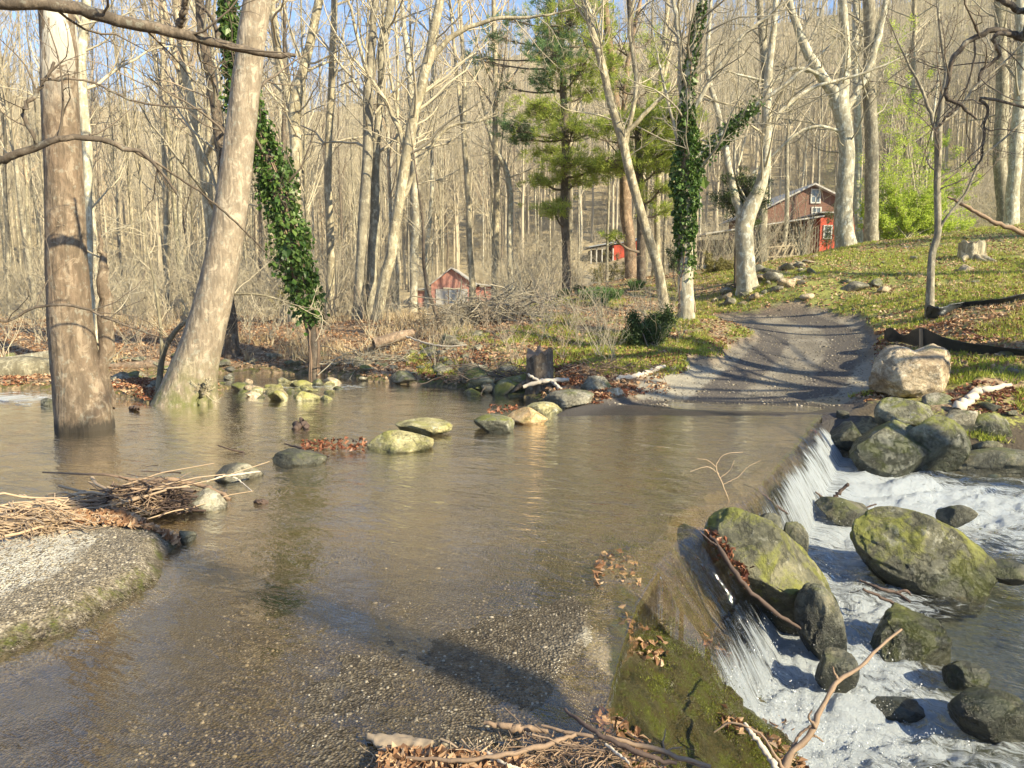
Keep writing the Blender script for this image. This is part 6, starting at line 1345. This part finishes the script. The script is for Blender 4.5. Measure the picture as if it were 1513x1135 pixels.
# ------------------------------------------------------------------ buildings
M_RED = siding("red_board", (0.48, 0.07, 0.035), 3.5, True); M_DRED = siding("weathered_red_clapboard", (0.17, 0.085, 0.058), 6.0); M_ROOF = plain("tin_roof", (0.38, 0.36, 0.33), 0.6, 0.35, 2); M_SLATE = plain("grey_roof", (0.26, 0.28, 0.31), 0.6, 0.2, 2)
M_WHITE = plain("white_trim", (0.50, 0.48, 0.44), 0.6); M_GLASS = plain("window_glass", (0.10, 0.12, 0.14), 0.08, 0.1); M_PORCH = siding("porch_wood", (0.17, 0.14, 0.10), 4, True); M_PINK = siding("haze_paled_barn_board", (0.42, 0.20, 0.16), 3.0, True); M_DOOR = siding("grey_door_board", (0.40, 0.39, 0.38), 3.5, True)  # barn red is paled to pink, putting the haze into the board colour
M_LATT = plain("rail_wood", (0.40, 0.33, 0.23), 0.8); M_STONE = plain("foundation", (0.30, 0.28, 0.24), 0.9, 0.4, 8)
def window(parent, cx, cz, y, w, h, label=None, mull=1):
    t = 0.09; fr = [box(cx-w/2-t, cx+w/2+t, y-0.06, y+0.02, cz+h/2, cz+h/2+t), box(cx-w/2-t, cx+w/2+t, y-0.08, y+0.02, cz-h/2-t, cz-h/2), box(cx-w/2-t, cx-w/2, y-0.06, y+0.02, cz-h/2, cz+h/2), box(cx+w/2, cx+w/2+t, y-0.06, y+0.02, cz-h/2, cz+h/2), box(cx-w/2, cx+w/2, y-0.045, y+0.01, cz-.025, cz+.025)]
    if mull: fr.append(box(cx-.02, cx+.02, y-0.04, y+0.01, cz-h/2, cz-.026)); fr.append(box(cx-.02, cx+.02, y-0.04, y+0.01, cz+.026, cz+h/2))
    o = solid('window', fr, M_WHITE, parent, smooth=False); g = solid('pane', [box(cx-w/2, cx+w/2, y-0.02, y-0.005, cz-h/2, cz+h/2)], M_GLASS, None, tuple(parent.location), smooth=False)
    g.parent = o; g.location = (0, 0, 0); return o
def gable(x0, x1, y0, y1, z0, ze, zp, pk=None):
    pk = (x0+x1)/2 if pk is None else pk
    v = np.array([[x0, y0, z0], [x1, y0, z0], [x1, y0, ze], [pk, y0, zp], [x0, y0, ze], [x0, y1, z0], [x1, y1, z0], [x1, y1, ze], [pk, y1, zp], [x0, y1, ze]], float)
    q = np.array([[0, 5, 9, 4], [1, 2, 7, 6], [0, 1, 2, 4], [5, 9, 7, 6]]); t = np.array([[4, 2, 3], [9, 8, 7]]); return [(v, q), (v, t)]
def slab_roof(x0, z0, x1, z1, y0, y1, th=0.12):
    v = np.array([[x0, y0, z0], [x1, y0, z1], [x1, y1, z1], [x0, y1, z0], [x0, y0, z0+th], [x1, y0, z1+th], [x1, y1, z1+th], [x0, y1, z0+th]], float)
    return (v, np.array([[0, 3, 2, 1], [4, 5, 6, 7], [0, 1, 5, 4], [1, 2, 6, 5], [2, 3, 7, 6], [3, 0, 4, 7]]))
def hx(px, Y): return (px-W0/2)*mpp(Y)
def hz(py, Y): return AT(W0/2, py, Y)[2]
Yh = 56.0
H_ = empty('red_house', (hx(1195, Yh), Yh, hz(385, Yh))); tag(H_, "two storey dark red gabled house with a tin roof among the trees", 'house')
solid('wall', gable(hx(1122, Yh), hx(1262, Yh), Yh, Yh+9, hz(392, Yh), hz(310, Yh), hz(276, Yh)+.1, hx(1190, Yh)), M_DRED, H_, smooth=False)
solid('roof', [slab_roof(hx(1111, Yh), hz(313, Yh)-.1, hx(1190, Yh), hz(275, Yh)+.05, Yh-.5, Yh+9.5), slab_roof(hx(1190.2, Yh), hz(275, Yh)+.05, hx(1274, Yh), hz(313, Yh)-.1, Yh-.5, Yh+9.5)], M_ROOF, H_, smooth=False)
window(H_, hx(1195, Yh), hz(290, Yh), Yh-.01, .55, .85); window(H_, hx(1197, Yh), hz(314, Yh), Yh-.01, .55, .6)
Yw = 52.0
W_ = empty('house_wing', (hx(1130, Yw), Yw, hz(385, Yw))); tag(W_, "low porch wing of the red house with a long tin roof and bright red end", 'house')
solid('wall', [box(hx(1204, Yw), hx(1242, Yw), Yw, Yw+3.9, hz(376, Yw), hz(322, Yw)), box(hx(1242.1, Yw), hx(1282, Yw), Yw+1.2, Yw+3.85, hz(378, Yw), hz(330, Yw))], M_RED, W_, smooth=False)
solid('porch', [box(hx(1042, Yw), hx(1203.9, Yw), Yw+1.6, Yw+3.8, hz(388, Yw), hz(352, Yw))]+[box(hx(x, Yw)-.06, hx(x, Yw)+.06, Yw+.05, Yw+.17, hz(388, Yw), hz(347-(x-1040)*.155, Yw)) for x in (1044, 1066, 1090, 1115, 1140, 1166, 1190)]
      + [box(hx(x, Yw)-.03, hx(x, Yw)+.03, Yw+.06, Yw+.12, hz(372, Yw), hz(335, Yw)) for x in range(1170, 1204, 4)], M_PORCH, W_, smooth=False)
solid('roof', [slab_roof(hx(1036, Yw), hz(347, Yw), hx(1206, Yw), hz(321, Yw), Yw-.4, Yw+3.9, .1)], M_ROOF, W_, smooth=False)
solid('side_roof', [slab_roof(hx(1200, Yw), hz(318, Yw)+.12, hx(1248, Yw), hz(318, Yw)+.12, Yw-.3, Yw+3.9, .08)], M_ROOF, W_, smooth=False)
window(W_, hx(1215, Yw), hz(343, Yw), Yw-.01, .42, .75); window(W_, hx(1235, Yw), hz(343, Yw), Yw-.01, .42, .75); window(W_, hx(1275, Yw), hz(355, Yw), Yw+1.19, .4, .7)
Yr = 46.0
R_ = empty('wooden_stairs', (hx(1160, Yr), Yr, hz(392, Yr))); tag(R_, "weathered wooden stairs with slanting railings leading up to the porch", 'stairs')
g = []
for k in range(4): g.append(bar(AT(1140+k*11, 390, Yr), AT(1158+k*9, 359, Yr), .09))
solid('railing', g+[bar(AT(1132, 366, Yr), AT(1180, 362, Yr), .08), bar(AT(1132, 380, Yr), AT(1176, 378, Yr), .07)], M_LATT, R_, smooth=False)
for x in (1134, 1157, 1176): solid('post', [bar(AT(x, 392, Yr+.1), AT(x, 358, Yr+.1), .11)], M_LATT, R_, smooth=False)
Yb = 62.0
B_ = empty('red_barn', (hx(672, Yb), Yb, hz(458, Yb))); tag(B_, "haze-tinted red gabled barn with pale grey doors seen through the trees", 'barn')
solid('wall', gable(hx(638, Yb), hx(702, Yb), Yb, Yb+8, hz(464, Yb), hz(420, Yb), hz(398, Yb), hx(668, Yb))+[box(hx(702, Yb)+.01, hx(731, Yb), Yb+.6, Yb+6, hz(464, Yb), hz(424, Yb)), box(hx(616, Yb), hx(638, Yb)-.01, Yb+.6, Yb+6, hz(464, Yb), hz(430, Yb))], M_PINK, B_, smooth=False)
solid('roof', [slab_roof(hx(635, Yb), hz(423, Yb), hx(668, Yb), hz(397, Yb), Yb-.3, Yb+8.3, .1), slab_roof(hx(668, Yb)+.01, hz(397, Yb), hx(705, Yb), hz(423, Yb), Yb-.3, Yb+8.3, .1), slab_roof(hx(703.5, Yb), hz(420, Yb), hx(734, Yb), hz(424, Yb), Yb+.2, Yb+6.3, .1), slab_roof(hx(613, Yb), hz(429, Yb), hx(637, Yb), hz(427, Yb), Yb+.2, Yb+6.3, .1)], M_ROOF, B_, smooth=False)
for a_, b_ in ((645, 663), (664, 676), (677, 692)): solid('door', [box(hx(a_, Yb), hx(b_, Yb)-.03, Yb-.07, Yb-.01, hz(462, Yb), hz(427, Yb))], M_DOOR if a_ != 664 else M_SLATE, B_, smooth=False)
Ys = 74.0
S_ = empty('red_shed', (hx(915, Ys), Ys, hz(382, Ys))); tag(S_, "small bright red shed with a grey roof between the pine trunks", 'shed')
solid('wall', gable(hx(930, Ys), hx(961, Ys), Ys, Ys+6, hz(392, Ys), hz(362, Ys), hz(353, Ys), hx(943, Ys))+[box(hx(905, Ys), hx(929.8, Ys), Ys+.05, Ys+5, hz(392, Ys), hz(362, Ys))], M_RED, S_, smooth=False)
solid('roof', [slab_roof(hx(868, Ys), hz(366, Ys), hx(905, Ys), hz(359, Ys), Ys-.5, Ys+5, .1), slab_roof(hx(905.3, Ys), hz(361, Ys), hx(928, Ys), hz(357, Ys), Ys-.1, Ys+5, .1), slab_roof(hx(927, Ys), hz(363, Ys)+.05, hx(943, Ys), hz(352, Ys)+.05, Ys-.3, Ys+6.2), slab_roof(hx(943, Ys)+.01, hz(352, Ys)+.05, hx(963, Ys), hz(363, Ys), Ys-.3, Ys+6.2)], M_SLATE, S_, smooth=False)
solid('porch', [box(hx(874, Ys), hx(904, Ys), Ys+1.5, Ys+4.5, hz(390, Ys), hz(368, Ys))], M_PORCH, S_, smooth=False)
for x in (872, 880, 888, 896, 904): solid('post', [box(hx(x, Ys)-.05, hx(x, Ys)+.05, Ys, Ys+.1, hz(390, Ys), hz(367, Ys))], M_WHITE, S_, smooth=False)
window(S_, hx(953, Ys), hz(371, Ys), Ys-.01, .6, 1.4)

# ------------------------------------------------------------------ black silt fabric
M_FAB = MT("black_fabric"); w_ = M_FAB.noise(M_FAB.map(M_FAB.pos(), (60, 60, 60)), 1.0, 2); M_FAB = M_FAB.done(M_FAB.bsdf(M_FAB.mix(M_FAB.noise(M_FAB.pos(), 6, 4), (0.010, 0.013, 0.015), (0.035, 0.04, 0.045)), 0.42, M_FAB.bump(w_, .4, .01)))
def fabric(name, label, rows, seed, n=90, m=12, root=None):
    rows = [(r[0], r[1]-5, r[2], hit(r[0], r[2]+1)-.05) for r in rows]
    """rows: list of (px, py_top, py_bottom, Y)"""
    rg = np.random.default_rng(seed); A = catmull(np.array([AT(r[0], r[1], r[3]-.04) for r in rows]), n); B = catmull(np.array([AT(r[0]+(r[4] if len(r) > 4 else 0), r[2], r[3]+.04) for r in rows]), n)
    t = np.linspace(0, 1, m)[None, :, None]; V = A[:, None]*(1-t)+B[:, None]*t; U, T = np.meshgrid(np.arange(n)*.16, np.linspace(0, 1, m), indexing='ij')
    h = fbm2(U*1.2+T*2.0+seed, T*2.2-U*.5, 4, seed)*.22*np.minimum(1, np.linalg.norm(A-B, axis=1)[:, None]*2.5); V[..., 1] += h; V[..., 2] += h*.35
    gz_ = tzs(V[..., 0], V[..., 1]); V[..., 2] = np.maximum(V[..., 2], gz_+.015); f = grid_faces(n, m); base = V.reshape(-1, 3).mean(0)
    top = V.reshape(-1, 3); bot = top+[0, .006, 0]; i = np.arange(n*m).reshape(n, m); ring = np.concatenate([i[:, 0], i[-1, 1:], i[::-1, -1][1:], i[0, ::-1][1:-1]]); r2 = np.roll(ring, -1)
    g = [(np.concatenate([top, bot]), np.concatenate([f, f[:, ::-1]+n*m, np.stack([ring, r2, r2+n*m, ring+n*m], 1)]))]
    if root is None: o = solid(name, g, M_FAB, None, base); tag(o, label, 'fabric')
    else: o = solid('fabric', g, M_FAB, root)
    return o
F_ = empty('silt_fence', AT(1361, 515, hit(1361, 515))); tag(F_, "slumped black silt fence held by a wooden stake behind the large tan boulder", 'fence')
fabric('', '', [(1306, 493, 502, 14.6), (1318, 490, 506, 14.5), (1334, 500, 507, 14.3), (1350, 492, 512, 14.1), (1364, 490, 515, 14.0), (1385, 499, 519, 13.9), (1410, 507, 521, 13.8), (1440, 513, 523, 13.6), (1475, 517, 525, 13.4), (1513, 520, 527, 13.2), (1580, 524, 530, 12.9)], 1, root=F_)
solid('stake', [bar(AT(1361, 522, hit(1361, 516)-.08), AT(1361, 486, hit(1361, 516)-.08), .045)], S_TAN, F_, smooth=False)
fabric('plastic_strip', "twisted black fabric strip trailing across the lawn from the crooked tree", [(1367, 462, 471, 16.2), (1374, 456, 472, 16.1), (1392, 459, 468, 16.1), (1405, 454, 461, 16.2), (1425, 451, 455, 16.4), (1450, 449, 452, 16.6), (1480, 446, 450, 16.7), (1513, 438, 445, 16.8), (1570, 430, 438, 17)], 2, m=8)
# spray flung up by the falls
rg = np.random.default_rng(77); pts = []
for k in range(2600):
    i = rg.integers(0, dS.shape[0]); 
v_ok = (foam > 0.75) & (dS > 0.12) & (WY < 10.5) & (WX < 5.5); cand = np.argwhere(v_ok); sel = cand[rg.integers(len(cand), size=14000)]
sp = WV.reshape(*WX.shape, 3)[sel[:, 0], sel[:, 1]]; near_f = np.exp(-np.abs(dS[sel[:, 0], sel[:, 1]]-.45)/.5)
sp = sp+rg.normal(0, .02, sp.shape)+np.stack([np.zeros(len(sp)), np.zeros(len(sp)), np.abs(rg.exponential(.05, len(sp)))*near_f], 1)
SPR = MT("spray"); SPR = SPR.done(SPR.bsdf((0.92, 0.94, 0.96), 0.25))
v, f = ICO[1]; n = len(sp); s = (.0020*rg.lognormal(0, .35, n))[:, None, None]*rg.uniform(.6, 1.5, (n, 1, 3))
tag(link('spray', build_mesh('spray', [((v[None]*s+sp[:, None]).reshape(-1, 3), (f[None]+(np.arange(n)*len(v))[:, None, None]).reshape(-1, 3))], SPR, True)), kind='stuff')
# warm air between the camera and the hillside
HZ = MT("haze_air"); HZ.t.links.new(HZ.n("ShaderNodeVolumePrincipled", {'Color': (0.95, 0.94, 0.92), 'Density': 0.00028, 'Anisotropy': 0.0}).outputs[0], HZ.out.inputs['Volume'])
hv, hf = box(-460, 460, -440, 460, -9, 165); tag(link('haze', build_mesh('haze', [(hv, hf)], HZ.m, False)), kind='stuff')
# long labels are an error
for o in bpy.data.objects:
    if 'label' in o and len(o['label'].split()) > 16: print("LONG", len(o['label'].split()), o.name, o['label'])
